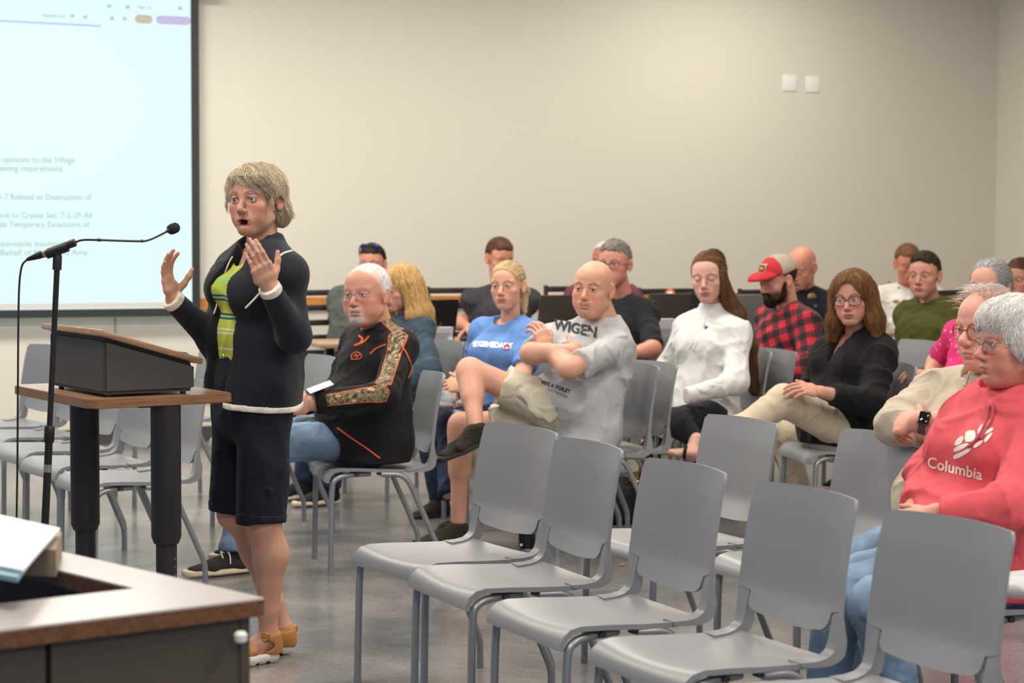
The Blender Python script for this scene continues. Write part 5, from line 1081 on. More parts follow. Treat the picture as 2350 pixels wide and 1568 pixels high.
def blonde():
    p = Sitter('blonde woman with ponytail in a blue printed T-shirt, hands clasped on her lap', (1152, 657), 10.45, 21, 0, -2, hs=1.0, skin=(222, 168, 142), red=(216, 124, 104), flush=.5, lip=(186, 96, 92), browc=(130, 100, 74), iris=(86, 88, 80), neckr=.044, jaw=.92, handc=(220, 166, 140), lids=1)
    p.setup(by=48, neck=(1174, 742, .03), hipf=.10, hipd=.47, sw=.155, size=.94); p.ar = (.043, .037, .035, .023); p.lr = (.085, .062, .055, .038)
    p.sh[1] = at(1222, 772, p.sh[1][1]); p.sh[-1] = at(1108, 762, p.sh[-1][1])
    p.arm(1, el=(1196, 872), wr=(1070, 884)); p.arm(-1, el=(1080, 845), wr=(1036, 880), far=(True, False)); p.leg(1, kn=(1035, 975), an=(1030, 1140)); p.leg(-1, kn=(975, 950), an=(1010, 1150), far=(True, False))
    p.flesh(wb=.92, bust=.015, chest=.9)
    bl = cloth('sky_blue_jersey', (104, 146, 208), .06); p.top('blue_tshirt', bl, off=.010, soff=.018, sleeve=.72, wb=.95, chest=.92, bust=.018, hem=.08, neckhole=.066, foldamp=.006)
    p.pants('blue_jeans', jean_d, .010, wb=.98, flare=-.004)
    p.hand(p.wr[1], at(1030, 885, p.wr[1][1])-p.wr[1], V(.3, -.8, .5), V(0, .2, 1), finger_curl(.5), sc=.92, elbow=p.el[1], fr=.023); p.hand(p.wr[-1], at(1035, 910, p.wr[-1][1]-.02)-p.wr[-1], V(-.5, -.3, .6), V(.3, -.6, .5), finger_curl(.5), sc=.92, elbow=p.el[-1], fr=.023)
    text_on(p, 'shirt_print', '#IGENEDAILY', .036, 1131, 797, 10.2, V(.85, -.5, -.02), V(0, 0, 1), mat('print_white', (236, 238, 240), .8), bold=.002, parent=0)
    vs = [(math.cos(t)*.016, math.sin(t)*.014, 0) for t in np.linspace(0, 6.283, 8)]; p.patch('shirt_print', p.topF, vs, [tuple(range(8))], at(1163, 797, 10.2), V(1, 0, 0), V(0, 0, 1), ray(1163, 797), mat('print_red', (206, 40, 56), .7), parent=0, off=.002)
    for s_ in (-1, 1): shoe(p, p.an[s_]*V(1, 1, 0)+V(0, 0, .075), p.f, .24, cloth('dark_shoe_knit', (48, 42, 36)), m_rub, 'shoe', w=.04)
    F = Fld(); F.ell((0, -.014, .036), (.0785, .100, .086), k=.01); F.ell((0, .04, .045), (.0625, .054, .052), k=.03); F.cut((0, .078, .066), (0, .90, -.44), k=.01); F.cut((0, 0, -.050), (0, -.25, -1), k=.01); F.cone((-.01, -.105, .022), (-.035, -.118, -.030), .020, .026, k=.02); F.cone((-.035, -.118, -.030), (-.050, -.085, -.135), .026, .010, k=.02)
    for s_ in (-1, 1): F.ell((s_*.088, -.006, -.014), (.022, .021, .034), k=.008, op='s')
    p.hair(F, hair_mat('hair_blonde', (150, 118, 80), (248, 222, 172)), 2600, .09, lambda P: np.where((P[:, 1] < -.100)[:, None], V(.2, 0, -1), unit(V(0, -1, .1))+0*P), rad=.0008, res=.004, seg=8, lift=.003, jit=.12)
    mb = MB().tube([V(.082, -.004, -.034), V(.083, -.004, -.042)], .004, 8); p.kid('earring', p.O+(np.array(mb.v)@p.R.T)*p.hs, mb.f, m_steel)
    r = p.finish(); p.seat('grey chair in which the woman in the blue T-shirt sits', .02, by=74)
    F = Fld(); c = at(1012, 925, 10.05)
    for q in range(12):
        g = np.random.default_rng(q); d = g.normal(size=3)*V(.06, .05, .025); F.ell(c+d, (.05, .04, .022), k=.02)
    F.noise(folds(.006, 1.6, ph=5)); v, f = F.mesh(.008); o = raw('folded_sweater', v, f, cloth('grey_knit', (150, 152, 158), .1), base=c); o.location = c; tag(o, 'crumpled light grey garment lying on the blonde woman\'s knees', 'clothing')
blonde()
pink_skin = (218, 160, 138)
def fleece():
    p = Sitter('woman with very long brown hair in a white fleece pullover, eyes lowered', (1617, 641), 10.8, 18, -4, -3, hs=1.05, lid=.0, skin=(214, 166, 148), red=(206, 128, 114), flush=.4, lip=(168, 92, 88), browc=(122, 92, 72), neckr=.043, jaw=.90, handc=(214, 166, 148))
    p.setup(by=50, neck=(1640, 720, .04), hipf=.06, hipd=.50, sw=.160, size=1.0, roll=.04); p.ar = (.045, .040, .038, .026); p.lr = (.085, .062, .055, .038)
    p.sh[1] = at(1690, 768, p.sh[1][1]); p.sh[-1] = at(1580, 752, p.sh[-1][1])
    p.arm(1, el=(1690, 880), wr=(1590, 905)); p.arm(-1, el=(1532, 850), wr=(1515, 905), far=(True, False)); p.leg(1, kn=(1545, 968)); p.leg(-1, kn=(1500, 962), far=(True, False))
    p.an[1] = at(1598, 1010, 10.5); p.flesh(wb=.95, bust=.01, chest=.92)
    wf = cloth('white_fleece', (222, 222, 220), .04, sheen=.3)
    def ex(F): F.econ(p.N-p.up*.02, p.N+p.up*.055+p.F*.015, (.080, .078), (.072, .070), p.Su, k=.02, flat=2); F.econ(p.P-p.up*.04, p.P+p.up*.1, (.19, .15), (.17, .13), p.Su, k=.05)
    k = p.top('white_fleece', wf, off=.014, soff=.018, sleeve=2.16, wb=.98, bust=.008, hem=.10, neckhole=.056, foldamp=.008, extra=ex)
    line = mat('drawstring_white', (232, 230, 224), .7)
    for pts in ([(1612, 726), (1606, 752), (1592, 782), (1583, 800)], [(1618, 726), (1612, 752), (1600, 784), (1592, 806)]):
        P3 = [p.march(p.topF, x, y, 10.55) for x, y in pts]; mb = MB().tube(smoothpath(P3, 5), .0045, 6); p.kid('drawstring', mb.v, mb.f, line, parent=k)
    q = p.march(p.topF, 1621, 753, 10.55); mb = MB().box(q, (.016, .006, .02), .002); p.kid('chest_emblem', mb.v, mb.f, mat('emblem_navy', (44, 66, 100), .6), parent=k)
    p.pants('dark_leggings', cloth('charcoal_leggings', (38, 40, 48)), .006)
    F = Fld(); F.cone(at(1598, 1010, 10.45), at(1586, 1046, 10.4), .036, .030, k=.03); F.econ(at(1590, 1040, 10.4), at(1540, 1040, 10.3), (.04, .025), (.042, .018), V(0, 1, 0), k=.03); v, f = F.mesh(.006); p.hands.append((v, f))
    mb = MB().tube(smoothpath([at(1575, 1026, 10.33), at(1572, 1034, 10.29), at(1570, 1052, 10.31)], 5), .008, 8); p.kid('sandal_strap', mb.v, mb.f, black_c)
    F = Fld(); F.ell((0, -.014, .038), (.083, .104, .090), k=.01); F.ell((0, .10, -.035), (.062, .056, .092), k=.012, op='s'); F.ell((0, -.055, -.04), (.078, .050, .080), k=.03); F.ell((-.074, .02, -.02), (.018, .03, .06), k=.02)
    # local -x is the person's left as seen from the front? the long mane falls behind the near shoulder
    for a_, b2, ra, rb in (((-.05, -.05, -.05), (-.105, -.045, -.19), .046, .056), ((-.105, -.045, -.19), (-.150, -.06, -.34), .056, .056), ((-.150, -.06, -.34), (-.175, -.07, -.56), .056, .026), ((-.06, .02, .02), (-.088, -.01, -.12), .022, .026), ((-.088, -.01, -.12), (-.098, -.06, -.30), .026, .026)): F.econ(a_, b2, (ra, ra*.7), (rb, rb*.7), V(1, -.6, 0), k=.03)
    p.hair(F, hair_mat('hair_brown_long', (70, 46, 30), (150, 108, 76)), 3200, .20, lambda P: np.where((P[:, 2] < .02)[:, None], V(-.15, -.12, -1), unit(V(-.6, -.5, -.2))+0*P), rad=.0010, res=.0045, seg=12, lift=.004, jit=.10)
    p.finish(); p.seat('grey chair in which the woman in the white fleece sits', .02, by=80)
def cap_man():
    p = Sitter('bearded man in a red and beige cap and red and black plaid shirt, looking down', (1757, 652), 11.6, 60, -14, 0, hs=1.04, skin=(206, 150, 128), lid=.2, browc=(50, 38, 32), beardc=(44, 32, 28), beard='full', beardk=.85, neckr=.052, q=1.25)
    p.setup(by=62, neck=(1812, 712, .05), hipf=.06, hipd=.47, sw=.18); p.ar = (.054, .047, .045, .029)
    p.arm(1, el=(1850, 840), wr=(1770, 870)); p.arm(-1, el=(1745, 800), wr=(1720, 850), far=(True, False)); p.leg(1); p.leg(-1)
    p.flesh(belly=.03, wb=1.05)
    pl = mat('buffalo_plaid', (150, 28, 40), .9, sheen=.1); N, L, b = nodes(pl); tc = N.new('ShaderNodeTexCoord'); mp = N.new('ShaderNodeMapping'); mp.inputs['Rotation'].default_value = (.3, .25, .5); L.new(tc.outputs['Object'], mp.inputs['Vector']); sp = N.new('ShaderNodeSeparateXYZ'); L.new(mp.outputs[0], sp.inputs[0]); o = []
    for ax in ('X', 'Z'):
        m1 = N.new('ShaderNodeMath'); m1.operation = 'MULTIPLY'; m1.inputs[1].default_value = 82; L.new(sp.outputs[ax], m1.inputs[0]); m2 = N.new('ShaderNodeMath'); m2.operation = 'SINE'; L.new(m1.outputs[0], m2.inputs[0]); m3 = N.new('ShaderNodeMath'); m3.operation = 'GREATER_THAN'; m3.inputs[1].default_value = .05; L.new(m2.outputs[0], m3.inputs[0]); o.append(m3)
    ad = N.new('ShaderNodeMath'); ad.operation = 'ADD'; L.new(o[0].outputs[0], ad.inputs[0]); L.new(o[1].outputs[0], ad.inputs[1]); dv = N.new('ShaderNodeMath'); dv.operation = 'MULTIPLY'; dv.inputs[1].default_value = .5; L.new(ad.outputs[0], dv.inputs[0])
    r = N.new('ShaderNodeValToRGB'); e = r.color_ramp.elements; e[0].color = (*srgb((186, 36, 50)), 1); e[1].color = (*srgb((26, 20, 24)), 1); e.new(.5).color = (*srgb((96, 26, 36)), 1); L.new(dv.outputs[0], r.inputs['Fac']); L.new(r.outputs['Color'], b.inputs['Base Color'])
    p.top('plaid_shirt', pl, off=.018, soff=.018, sleeve=1.95, belly=.03, wb=1.08, hem=.08, foldamp=.007, res=.010); p.collar_ring('collar', pl, r=.062, th=.012, parent=0)
    F = Fld(); F.ell((0, .048, -.078), (.048, .050, .040), k=.02); F.cone((-.06, .012, -.01), (-.048, .03, -.07), .012, .02, k=.02); F.cone((.06, .012, -.01), (.048, .03, -.07), .012, .02, k=.02); F.ell((0, .075, -.100), (.03, .025, .028), k=.02); F.cone((-.024, .090, -.053), (.024, .090, -.053), .008, .008, k=.01); F.ell((0, .098, -.068), (.016, .02, .006), k=.004, op='s')
    p.hair(F, hair_mat('beard_dark', (24, 17, 15), (66, 46, 38)), 1500, .02, lambda P: P*0+V(0, .2, -1), rad=.0009, res=.0035, seg=4, lift=.006, name='beard')
    p.hair(short_hair(.006, nape=-.066), hair_mat('hair_dark', (30, 22, 18), (74, 54, 42)), 600, .02, radial(), res=.005, seg=4)
    red = cloth('cap_red', (196, 52, 58), .05); mesh_ = cloth('cap_mesh_beige', (178, 166, 146), .05)
    C = Fld(); C.ell((0, -.010, .052), (.088, .106, .080), k=.01); C.cut((0, 0, .036), (0, -.08, -1), k=.004)
    Fr = Fld(); Fr.p = list(C.p); Fr.cut((0, .022, 0), (0, -1, 0), k=.003)
    Bk = Fld(); Bk.p = list(C.p); Bk.cut((0, .022, 0), (0, 1, 0), k=.003); Bk.ell((0, -.115, .045), (.03, .03, .022), k=.004, op='s')
    v, f = Fr.mesh(.004); i = p.kid('cap', p.O+(v@p.R.T)*p.hs, f, red); v, f = Bk.mesh(.004); p.kid('cap_mesh', p.O+(v@p.R.T)*p.hs, f, mesh_, parent=i)
    Bm = Fld(); Bm.ell((0, .085, .040), (.078, .088, .030), k=.01); Bm.ell((0, .075, .026), (.074, .095, .030), k=.003, op='s'); Bm.cut((0, .055, 0), (0, -1, 0), k=.003); v, f = Bm.mesh(.0035); p.kid('cap_brim', p.O+(v@p.R.T)*p.hs, f, red, parent=i)
    def pt(x, z): 
        y = -.010+.106*math.sqrt(max(.02, 1-(x/.088)**2-((z-.052)/.080)**2)); return V(x, y+.0015, z)
    for nm, hw_, z0, z1, m, dy in (('cap_patch', .026, .062, .104, mat('patch_cream', (206, 196, 172), .8), 0), ('cap_patch', .021, .067, .099, mat('patch_dark', (44, 48, 50), .8), .001), ('cap_patch', .014, .078, .092, mat('patch_orange', (204, 140, 70), .8), .002)):
        g = [(x, z) for x in np.linspace(-hw_, hw_, 7) for z in np.linspace(z0, z1, 5)]; vs = [pt(x+.0, z)+V(0, dy, 0) for x, z in g]; fs = [(a*5+c, (a+1)*5+c, (a+1)*5+c+1, a*5+c+1) for a in range(6) for c in range(4)]
        p.kid(nm, p.O+(np.array(vs)@p.R.T)*p.hs, fs, m, parent=i)
    p.pants('trousers', jean_d, .012, legs=(-1, 1)); p.finish(); p.seat('grey chair in which the man in the plaid shirt sits')
def black_top():
    p = Sitter('woman with shoulder-length brown hair and black glasses in a black top, legs crossed', (1946, 689), 9.9, 24, -3, -4, hs=1.04, skin=(204, 146, 126), red=(196, 104, 94), flush=.5, lip=(150, 74, 74), browc=(84, 60, 46), neckr=.047, jaw=.98, fat=.002, gaze=(.15, 1, -.05), handc=(206, 148, 124), q=1.0)
    p.setup(by=54, neck=(1968, 772, .04), hipf=.10, hipd=.45, sw=.165, roll=.03); p.ar = (.054, .046, .043, .028); p.lr = (.092, .066, .060, .042)
    p.sh[1] = at(2022, 815, p.sh[1][1]); p.sh[-1] = at(1900, 806, p.sh[-1][1])
    p.arm(1, el=(2000, 925), wr=(1885, 900)); p.arm(-1, el=(1868, 872), wr=(1850, 900), far=(True, False))
    p.leg(1, kn=(1800, 920), an=(1690, 985)); p.leg(-1, kn=(1790, 985), an=(1800, 1130), far=(True, False)); p.an[1] = at(1672, 1000, p.kn[1][1]-.10); p.an[-1] = at(1845, 1150, p.kn[-1][1]+.05)
    p.flesh(wb=1.0, bust=.02)
    bt = cloth('black_knit', (20, 19, 21), .15)
    p.top('black_top', bt, off=.020, soff=.024, sleeve=1.80, wb=1.08, bust=.02, belly=.02, hem=.10, drape=.14, vneck=.15, neckhole=.058, foldamp=.009, hemcut=.08)
    p.pants('beige_trousers', cloth('beige_twill', (206, 190, 166), .05), .012, foldamp=.007, wb=1.08)
    p.hand(p.wr[1], p.wr[1]-p.el[1], V(0, -.6, .8), V(0, .3, 1), finger_curl(.4), elbow=p.el[1], fr=.026)
    F = Fld(); F.ell((0, -.014, .040), (.090, .108, .093), k=.01); F.ell((0, .04, .065), (.07, .05, .04), k=.03)
    for s_ in (-1, 1): F.econ((s_*.072, -.005, .03), (s_*.090, -.01, -.10), (.030, .055), (.034, .060), V(1, 0, 0), k=.03); F.econ((s_*.090, -.01, -.10), (s_*.105, .0, -.175), (.034, .060), (.020, .050), V(1, 0, 0), k=.03)
    F.econ((0, -.075, .0), (0, -.085, -.16), (.075, .04), (.085, .03), V(1, 0, 0), k=.03); F.ell((0, .108, -.012), (.060, .072, .100), k=.008, op='s'); F.ell((0, .10, -.14), (.065, .11, .08), k=.02, op='s')
    p.hair(F, hair_mat('hair_brown_balayage', (70, 42, 28), (172, 124, 78)), 3600, .12, lambda P: np.where((P[:, 2] < .06)[:, None], V(0, 0, -1)+V(1, 0, 0)*np.sign(P[:, :1])*.18, (P-V(.01, -.02, .13))*6+V(0, 0, -.3)), rad=.0010, res=.0045, seg=10, lift=.008, jit=.22, curl=.2)
    p.glasses(m_frame, m_lens, rx=.027, rz=.0195, th=.0019, shape=3.2)
    p.finish(); p.seat('grey chair in which the woman in the black top sits', .02, by=78)
def beige_man():
    p = Sitter('elderly man with round gold glasses in a beige long-sleeved polo, arms folded', (2225, 757), 6.62, 57, -2, -2, hs=1.09, skin=(220, 158, 140), red=(206, 112, 98), flush=.6, browc=(190, 170, 156), brow=.5, nose=1.25, lid=.8, lipc=.35, jaw=1.0, fat=.004, jowl=1, neckr=.054, handc=(214, 152, 130), iris=(100, 110, 120), q=.9)
    p.setup(by=62, neck=(2268, 868, .05), hipf=.12, hipd=.49, sw=.18); p.ar = (.054, .046, .044, .032)
    p.P[2] = .50; p.hip = {-1: p.P-p.S*.09, 1: p.P+p.S*.09}; p.lr = (.078, .062, .055, .04); p.sh[-1] = at(2146, 902, 6.95); p.sh[1] = at(2330, 905, 6.55)
    p.el = {-1: at(2055, 975, 6.78), 1: at(2262, 1010, 6.36)}; p.wr = {-1: at(2180, 1000, 6.55), 1: at(2112, 968, 6.42)}
    p.leg(1); p.leg(-1)
    for k_ in (1, -1): p.kn[k_] = p.hip[k_]+unit(p.f)*.42+V(0, 0, -.05); p.an[k_] = V(p.kn[k_][0]+.08, p.kn[k_][1]+.04, .085)
    p.flesh(belly=.04, wb=1.05)
    bg = cloth('oatmeal_knit', (188, 175, 156), .08, bscale=800)
    k = p.top('beige_polo', bg, off=.018, soff=.022, sleeve=1.55, belly=.04, wb=1.08, hem=.08, neckhole=.062, foldamp=.008, res=.0065)
    p.collar_ring('collar', cloth('collar_brown', (112, 84, 66)), r=.064, th=.011, parent=k)
    pl = Fld(); 
    for x, y in ((2217, 865), (2214, 884), (2212, 905)):
        q = p.march(p.topF, x, y, 6.5); d = unit(ray(x, y)); mb = MB().tube([q+d*.001, q-d*.003], .0055, 12); p.kid('button', mb.v, mb.f, m_button, parent=k)
    P3 = [p.march(p.topF, x, y, 6.5) for x, y in ((2224, 858), (2206, 912), (2184, 938))]; mb = MB().tube(smoothpath(P3, 6), .0016, 5); p.kid('placket_seam', mb.v, mb.f, bg, parent=k)
    p.hand(p.wr[1], V(-.55, .8, -.15), V(-.5, -.5, .6), V(0, .3, 1), finger_curl(.7), elbow=p.el[1], fr=.034, sc=1.05); p.hand(p.wr[-1], p.wr[-1]-p.el[-1], V(.1, -1, .1), V(0, 0, 1), finger_curl(.3), elbow=p.el[-1], fr=.033)
    # watch
    w = p.wr[1]; ax = unit(p.wr[1]-p.el[1]); o_ = unit(-ray(2110, 962)+V(0, 0, .35)); o_ = unit(o_-ax*(o_@ax)); sd = np.cross(ax, o_); c = w-ax*.012
    H = Fld(); H.cone(c-ax*.012, c+ax*.012, .0375, .037, k=.002, flat=2); i = p.cloth('watch_strap', H, .004, mat('watch_strap', (92, 84, 74), .5), label='grey watch strap'); R = np.stack([ax, o_, sd], 1)
    mb = MB().box(c+o_*.039, (.036, .012, .042), .006, 3, R); j = p.kid('watch_case', mb.v, mb.f, mat('titanium', (130, 112, 92), .35, .7), parent=i); mb = MB().box(c+o_*.0456, (.030, .002, .036), .004, 2, R) ; p.kid('watch_screen', mb.v, mb.f, mat('watch_screen', (18, 18, 22), .1), parent=i)
    p.pants('trousers', jean_l, .004)
    for s_ in (1, -1): shoe(p, p.an[s_]*V(1, 1, 0)+V(0, 0, .085), p.f, .29, cloth('tan_suede', (150, 122, 96)), m_rub, 'shoe', w=.048)
    F = Fld(); F.ell((0, -.030, .034), (.080, .086, .076), k=.01); F.cut((0, 0, .074), (0, .2, 1), k=.015); F.cut((0, .022, .075), (0, .85, -.25), k=.01); F.cut((0, 0, -.060), (0, -.2, -1), k=.01)
    for s_ in (-1, 1): F.ell((s_*.088, -.006, -.012), (.020, .021, .034), k=.008, op='s')
    g = np.random.default_rng(4); pa = []
    for q in range(420):
        x = g.uniform(-.065, .065); y = g.uniform(-.06, .05); z = .034+.083*math.sqrt(max(.05, 1-(x/.076)**2-((y+.012)/.098)**2)); q0 = V(x, y, z-.002); d = V(g.normal()*.3+.2*np.sign(x), .55+.3*g.random(), .25+.2*g.random())*.038; pa.append(smoothpath([q0, q0+d*.5+V(0, 0, .002), q0+d+V(0, 0, -.002), q0+d*1.5+V(0, 0, -.012)], 3))
    p.hair(F, hair_mat('hair_white_fine', (190, 178, 172), (244, 238, 234)), 1500, .03, lambda P: P*0+V(0, -1, -.5), rad=.0007, res=.004, seg=5, lift=.010, jit=.5, base_rnd=.7, extra=ribbons(np.array(pa), .0006, g))
    p.glasses(mat('gold_rim', (150, 112, 50), .3, .8), m_lens, rx=.0225, rz=.0215, th=.0019, shape=2.0)
    p.finish(); p.seat('grey chair in which the man with round gold glasses sits', .05)
def red_hoodie():
    p = Sitter('white-haired woman with glasses in a coral red printed hoodie', (2266, 789), 6.02, 74, 0, -2, hs=1.02, skin=(206, 144, 124), red=(190, 102, 88), flush=.5, browc=(190, 170, 156), brow=.4, lid=.7, lip=(160, 90, 84), lipc=.5, jaw=1.0, fat=.005, jowl=1, neckr=.052, handc=(206, 144, 124), q=.9)
    p.setup(by=62, neck=(2312, 905, .05), hipf=.09, hipd=.47, sw=.172); p.ar = (.056, .050, .048, .032); p.lr = (.082, .064, .058, .042); p.P[2] = .50; p.hip = {-1: p.P-p.S*.09, 1: p.P+p.S*.09}
    p.sh[-1] = at(2228, 968, 6.28); p.sh[1] = at(2395, 1000, 5.92)
    p.el = {-1: at(2140, 1090, 6.22), 1: at(2318, 1168, 5.72)}; p.wr = {-1: at(2100, 1165, 6.05), 1: at(2150, 1180, 5.78)}
    p.leg(1, kn=(2010, 1310)); p.leg(-1, kn=(1985, 1300), far=(True, False)); p.kn[1] = p.hip[1]+p.f*.42+V(0, 0, -.03); p.kn[-1] = p.hip[-1]+p.f*.42+V(0, 0, -.03); p.an[1] = p.kn[1]*V(1, 1, 0)+p.f*-.10+V(0, 0, .085); p.an[-1] = p.kn[-1]*V(1, 1, 0)+p.f*.05+V(0, 0, .085)
    p.flesh(belly=.04, wb=1.05, bust=.02)
    rd_ = cloth('coral_sweatshirt', (220, 90, 98), .05, bscale=700)
    def ex(F):
        F.econ(p.N-p.up*.045-p.F*.055, p.N+p.up*.01-p.F*.075, (.12, .055), (.10, .04), p.Su, k=.03)
        for s_ in (-1, 1): F.cone(p.N+p.Su*s_*.072-p.F*.02, p.N-p.up*.075+p.F*.085+p.Su*s_*.012, .036, .022, k=.02)
        F.ell(p.P+p.up*.10+p.F*.165, (.13, .03, .075), np.stack([p.Su, p.F, p.up], 1), k=.02)
    k = p.top('coral_hoodie', rd_, off=.024, soff=.026, sleeve=1.96, belly=.045, wb=1.08, bust=.02, hem=.08, neckhole=.056, foldamp=.008, res=.0065, extra=ex)
    wt = mat('print_cream', (236, 226, 214), .75); ux, uz, dr = V(.62, -.75, -.14), V(.02, .1, 1), ray(2200, 1040)
    text_on(p, 'hoodie_print', 'Columbia', .043, 2190, 1087, 5.8, V(.80, -.60, -.15), V(.05, 0, 1), wt, bold=.0006, parent=0)
    # emblem: the rounded lozenges of the print
    for pg in ([(555,665),(545,770),(500,820),(400,850),(430,760),(480,710)], [(600,610),(690,590),(745,620),(740,720),(700,770),(620,785),(565,770),(575,650)], [(655,790),(600,850),(520,905),(400,948),(392,905),(430,860),(520,810)],
               [(680,860),(660,920),(560,990),(430,1055),(388,1045),(395,985),(500,950),(620,880)], [(880,480),(860,560),(780,660),(770,630),(790,560),(840,500)], [(980,400),(990,440),(960,520),(900,580),(930,480)],
               [(870,735),(840,800),(770,860),(710,880),(700,845),(760,790)], [(1010,620),(990,680),(930,760),(880,798),(870,760),(910,690),(960,650)], [(1035,545),(1000,610),(920,650),(820,700),(850,650),(950,570)]):
        q = np.array([(2130+x/6.818, 900+y/6.818) for x, y in pg]); n_ = len(q); c = q.mean(0); q = np.concatenate([.12*q+.88*(q+np.roll(q, 1, 0))/2 if False else (np.roll(q, 1, 0)+q*2)/3, (q*2+np.roll(q, -1, 0))/3], 1).reshape(-1, 2); m_ = len(q)
        px = [c]+[c+(v-c)*.5 for v in q]+list(q); pts = [p.march(p.topF, x, y, 5.85, .4)-unit(ray(x, y))*.0022 for x, y in px]
        fs = [(0, 1+i, 1+(i+1) % m_) for i in range(m_)]+[(1+i, 1+m_+i, 1+m_+(i+1) % m_) for i in range(m_)]+[(1+i, 1+m_+(i+1) % m_, 1+(i+1) % m_) for i in range(m_)]
        p.kid('hoodie_emblem', np.array(pts), fs, wt, parent=k)
    st = mat('drawstring_red', (176, 74, 90), .7)
    for pts in ([(2268, 930), (2262, 965), (2246, 1000), (2222, 1028)], [(2280, 925), (2276, 960), (2262, 985), (2250, 1008)]):
        P3 = [p.march(p.topF, x, y, 5.85, .4)-unit(ray(x, y))*.006 for x, y in pts]; mb = MB().tube(smoothpath(P3, 6), .0042, 7); p.kid('drawstring', mb.v, mb.f, st, parent=k)
    p.hand(p.wr[1], V(-.8, .1, -.2), V(0, -.6, .8), V(0, .5, .8), finger_curl(.5), elbow=p.el[1], fr=.028); p.hand(p.wr[-1], V(-.6, -.5, -.3), V(-.3, 0, .9), V(.3, -.6, 0), finger_curl(.4), elbow=p.el[-1], fr=.028)
    p.pants('blue_jeans', jean_l, .014, wb=1.1); 
    for s_ in (1, -1): shoe(p, p.an[s_], p.f, .26, black_c, m_rub, 'shoe', w=.045)
    F = Fld(); F.ell((0, -.016, .044), (.092, .110, .092), k=.01); F.ell((0, .045, .070), (.070, .054, .042), k=.03); F.ell((0, -.065, -.03), (.078, .055, .062), k=.03)
    for s_ in (-1, 1): F.ell((s_*.076, -.005, .0), (.024, .050, .050), k=.03); F.ell((s_*.088, .002, -.045), (.03, .026, .024), k=.012, op='s')
    F.ell((0, .118, -.032), (.080, .060, .078), k=.012, op='s'); F.ell((0, .11, -.10), (.1, .11, .06), k=.012, op='s')
    p.hair(F, hair_mat('hair_white', (210, 205, 198), (255, 255, 252)), 4200, .07, lambda P: (P-V(0, -.05, .12))/(np.linalg.norm(P-V(0, -.05, .12), axis=1)[:, None]+1e-6)+V(0, -.15, -.35), rad=.0009, res=.004, seg=8, lift=.010, jit=.28, curl=.25, base_rnd=.7)
    p.glasses(m_steel, m_lens, rx=.024, rz=.015, th=.0013)
    p.finish(); p.seat('grey chair in which the white-haired woman in the coral hoodie sits', .05)
for fn in (fleece, cap_man, black_top, beige_man, red_hoodie): fn()
# ------------------------------------------------------------------ people along the back
def back(label, eyes, Y, yaw, by, neck, hair=None, hairc=None, topc=None, topname='shirt', sleeve=1.9, pitch=0, roll=0, el=None, wr=None, elf=None, wrf=None, ex=None, hs=1.03, gl=None, vneck=0, wb=1.05, belly=.0, collar=None, extra=None, legs=True, sw=.175, n=900, hairL=.03, flow=None, off=.016, soff=.016, lift=.005, hipf=.06, seat=None, **o):
    p = Sitter(label, eyes, Y, yaw, pitch, roll, hs=hs, q=1.35, **o); p.setup(by=by, neck=neck, hipf=hipf, hipd=.47, sw=sw); p.ar = (.052, .045, .043, .029)
    p.P[2] = max(p.P[2], .56) if p.P[2] < .56 else p.P[2]
    for s_, e_, w_ in ((1, el, wr), (-1, elf, wrf)):
        if e_: p.arm(s_, el=e_, wr=w_, wrv=(.6, -.5, -.4) if not w_ else None, far=(s_ < 0, False))
        else: p.arm(s_, elv=(.45, -.85, .15), wrv=(.6, -.6, -.5))
    if legs:
        for s_ in (1, -1): p.leg(s_, knv=(1, -.03, .1))
    p.flesh(wb=.98, belly=belly)
    m = topc if not isinstance(topc, tuple) else cloth(topname+'_'.join(map(str, topc)), topc, .08)
    p.top(topname, m, off=off, soff=soff, sleeve=sleeve, wb=wb, belly=belly, hem=.06, vneck=vneck, foldamp=.007, res=.011, extra=(lambda F: ex(p, F)) if ex else None)
    if collar: p.collar_ring('collar', collar, r=.062, th=.011, parent=0)
    if hair: p.hair(hair, hairc, n, hairL, flow or radial(down=.6), rad=.0010, res=.0045, seg=5, lift=lift, jit=.3)
    if True:
        for s_ in (1, -1): p.hand(p.wr[s_], p.wr[s_]-p.el[s_]+V(0, 0, -.02), V(0, -.3, 1), -p.Su*s_+p.F*.2, finger_curl(.35), elbow=p.el[s_], fr=.027)
    if legs: p.pants('trousers', jean_d, .012, res=.013)
    if seat:
        for s_ in (1, -1): shoe(p, p.an[s_]*V(1, 1, 0)+V(0, 0, .085), p.f, .27, black_c, m_rubw, 'shoe', w=.045)
    if gl: p.glasses(gl, m_lens, rx=.026, rz=.016, th=.0016, shape=3)
    if extra: extra(p)
    p.finish(bres=.012)
    if seat: p.seat(seat, .05)
    return p
dark_h = hair_mat('hair_dark', (30, 22, 18), (74, 54, 42)); brn_h = hair_mat('hair_brown', (58, 40, 28), (128, 92, 64)); gry_h = hair_mat('hair_grey', (96, 90, 84), (170, 162, 154)); lgr_h = hair_mat('hair_light_grey', (140, 138, 138), (206, 204, 204)); bld_h = hair_mat('hair_golden', (170, 126, 72), (250, 214, 150)); wht_h = hair_mat('hair_white_fine', (190, 178, 172), (244, 238, 234))
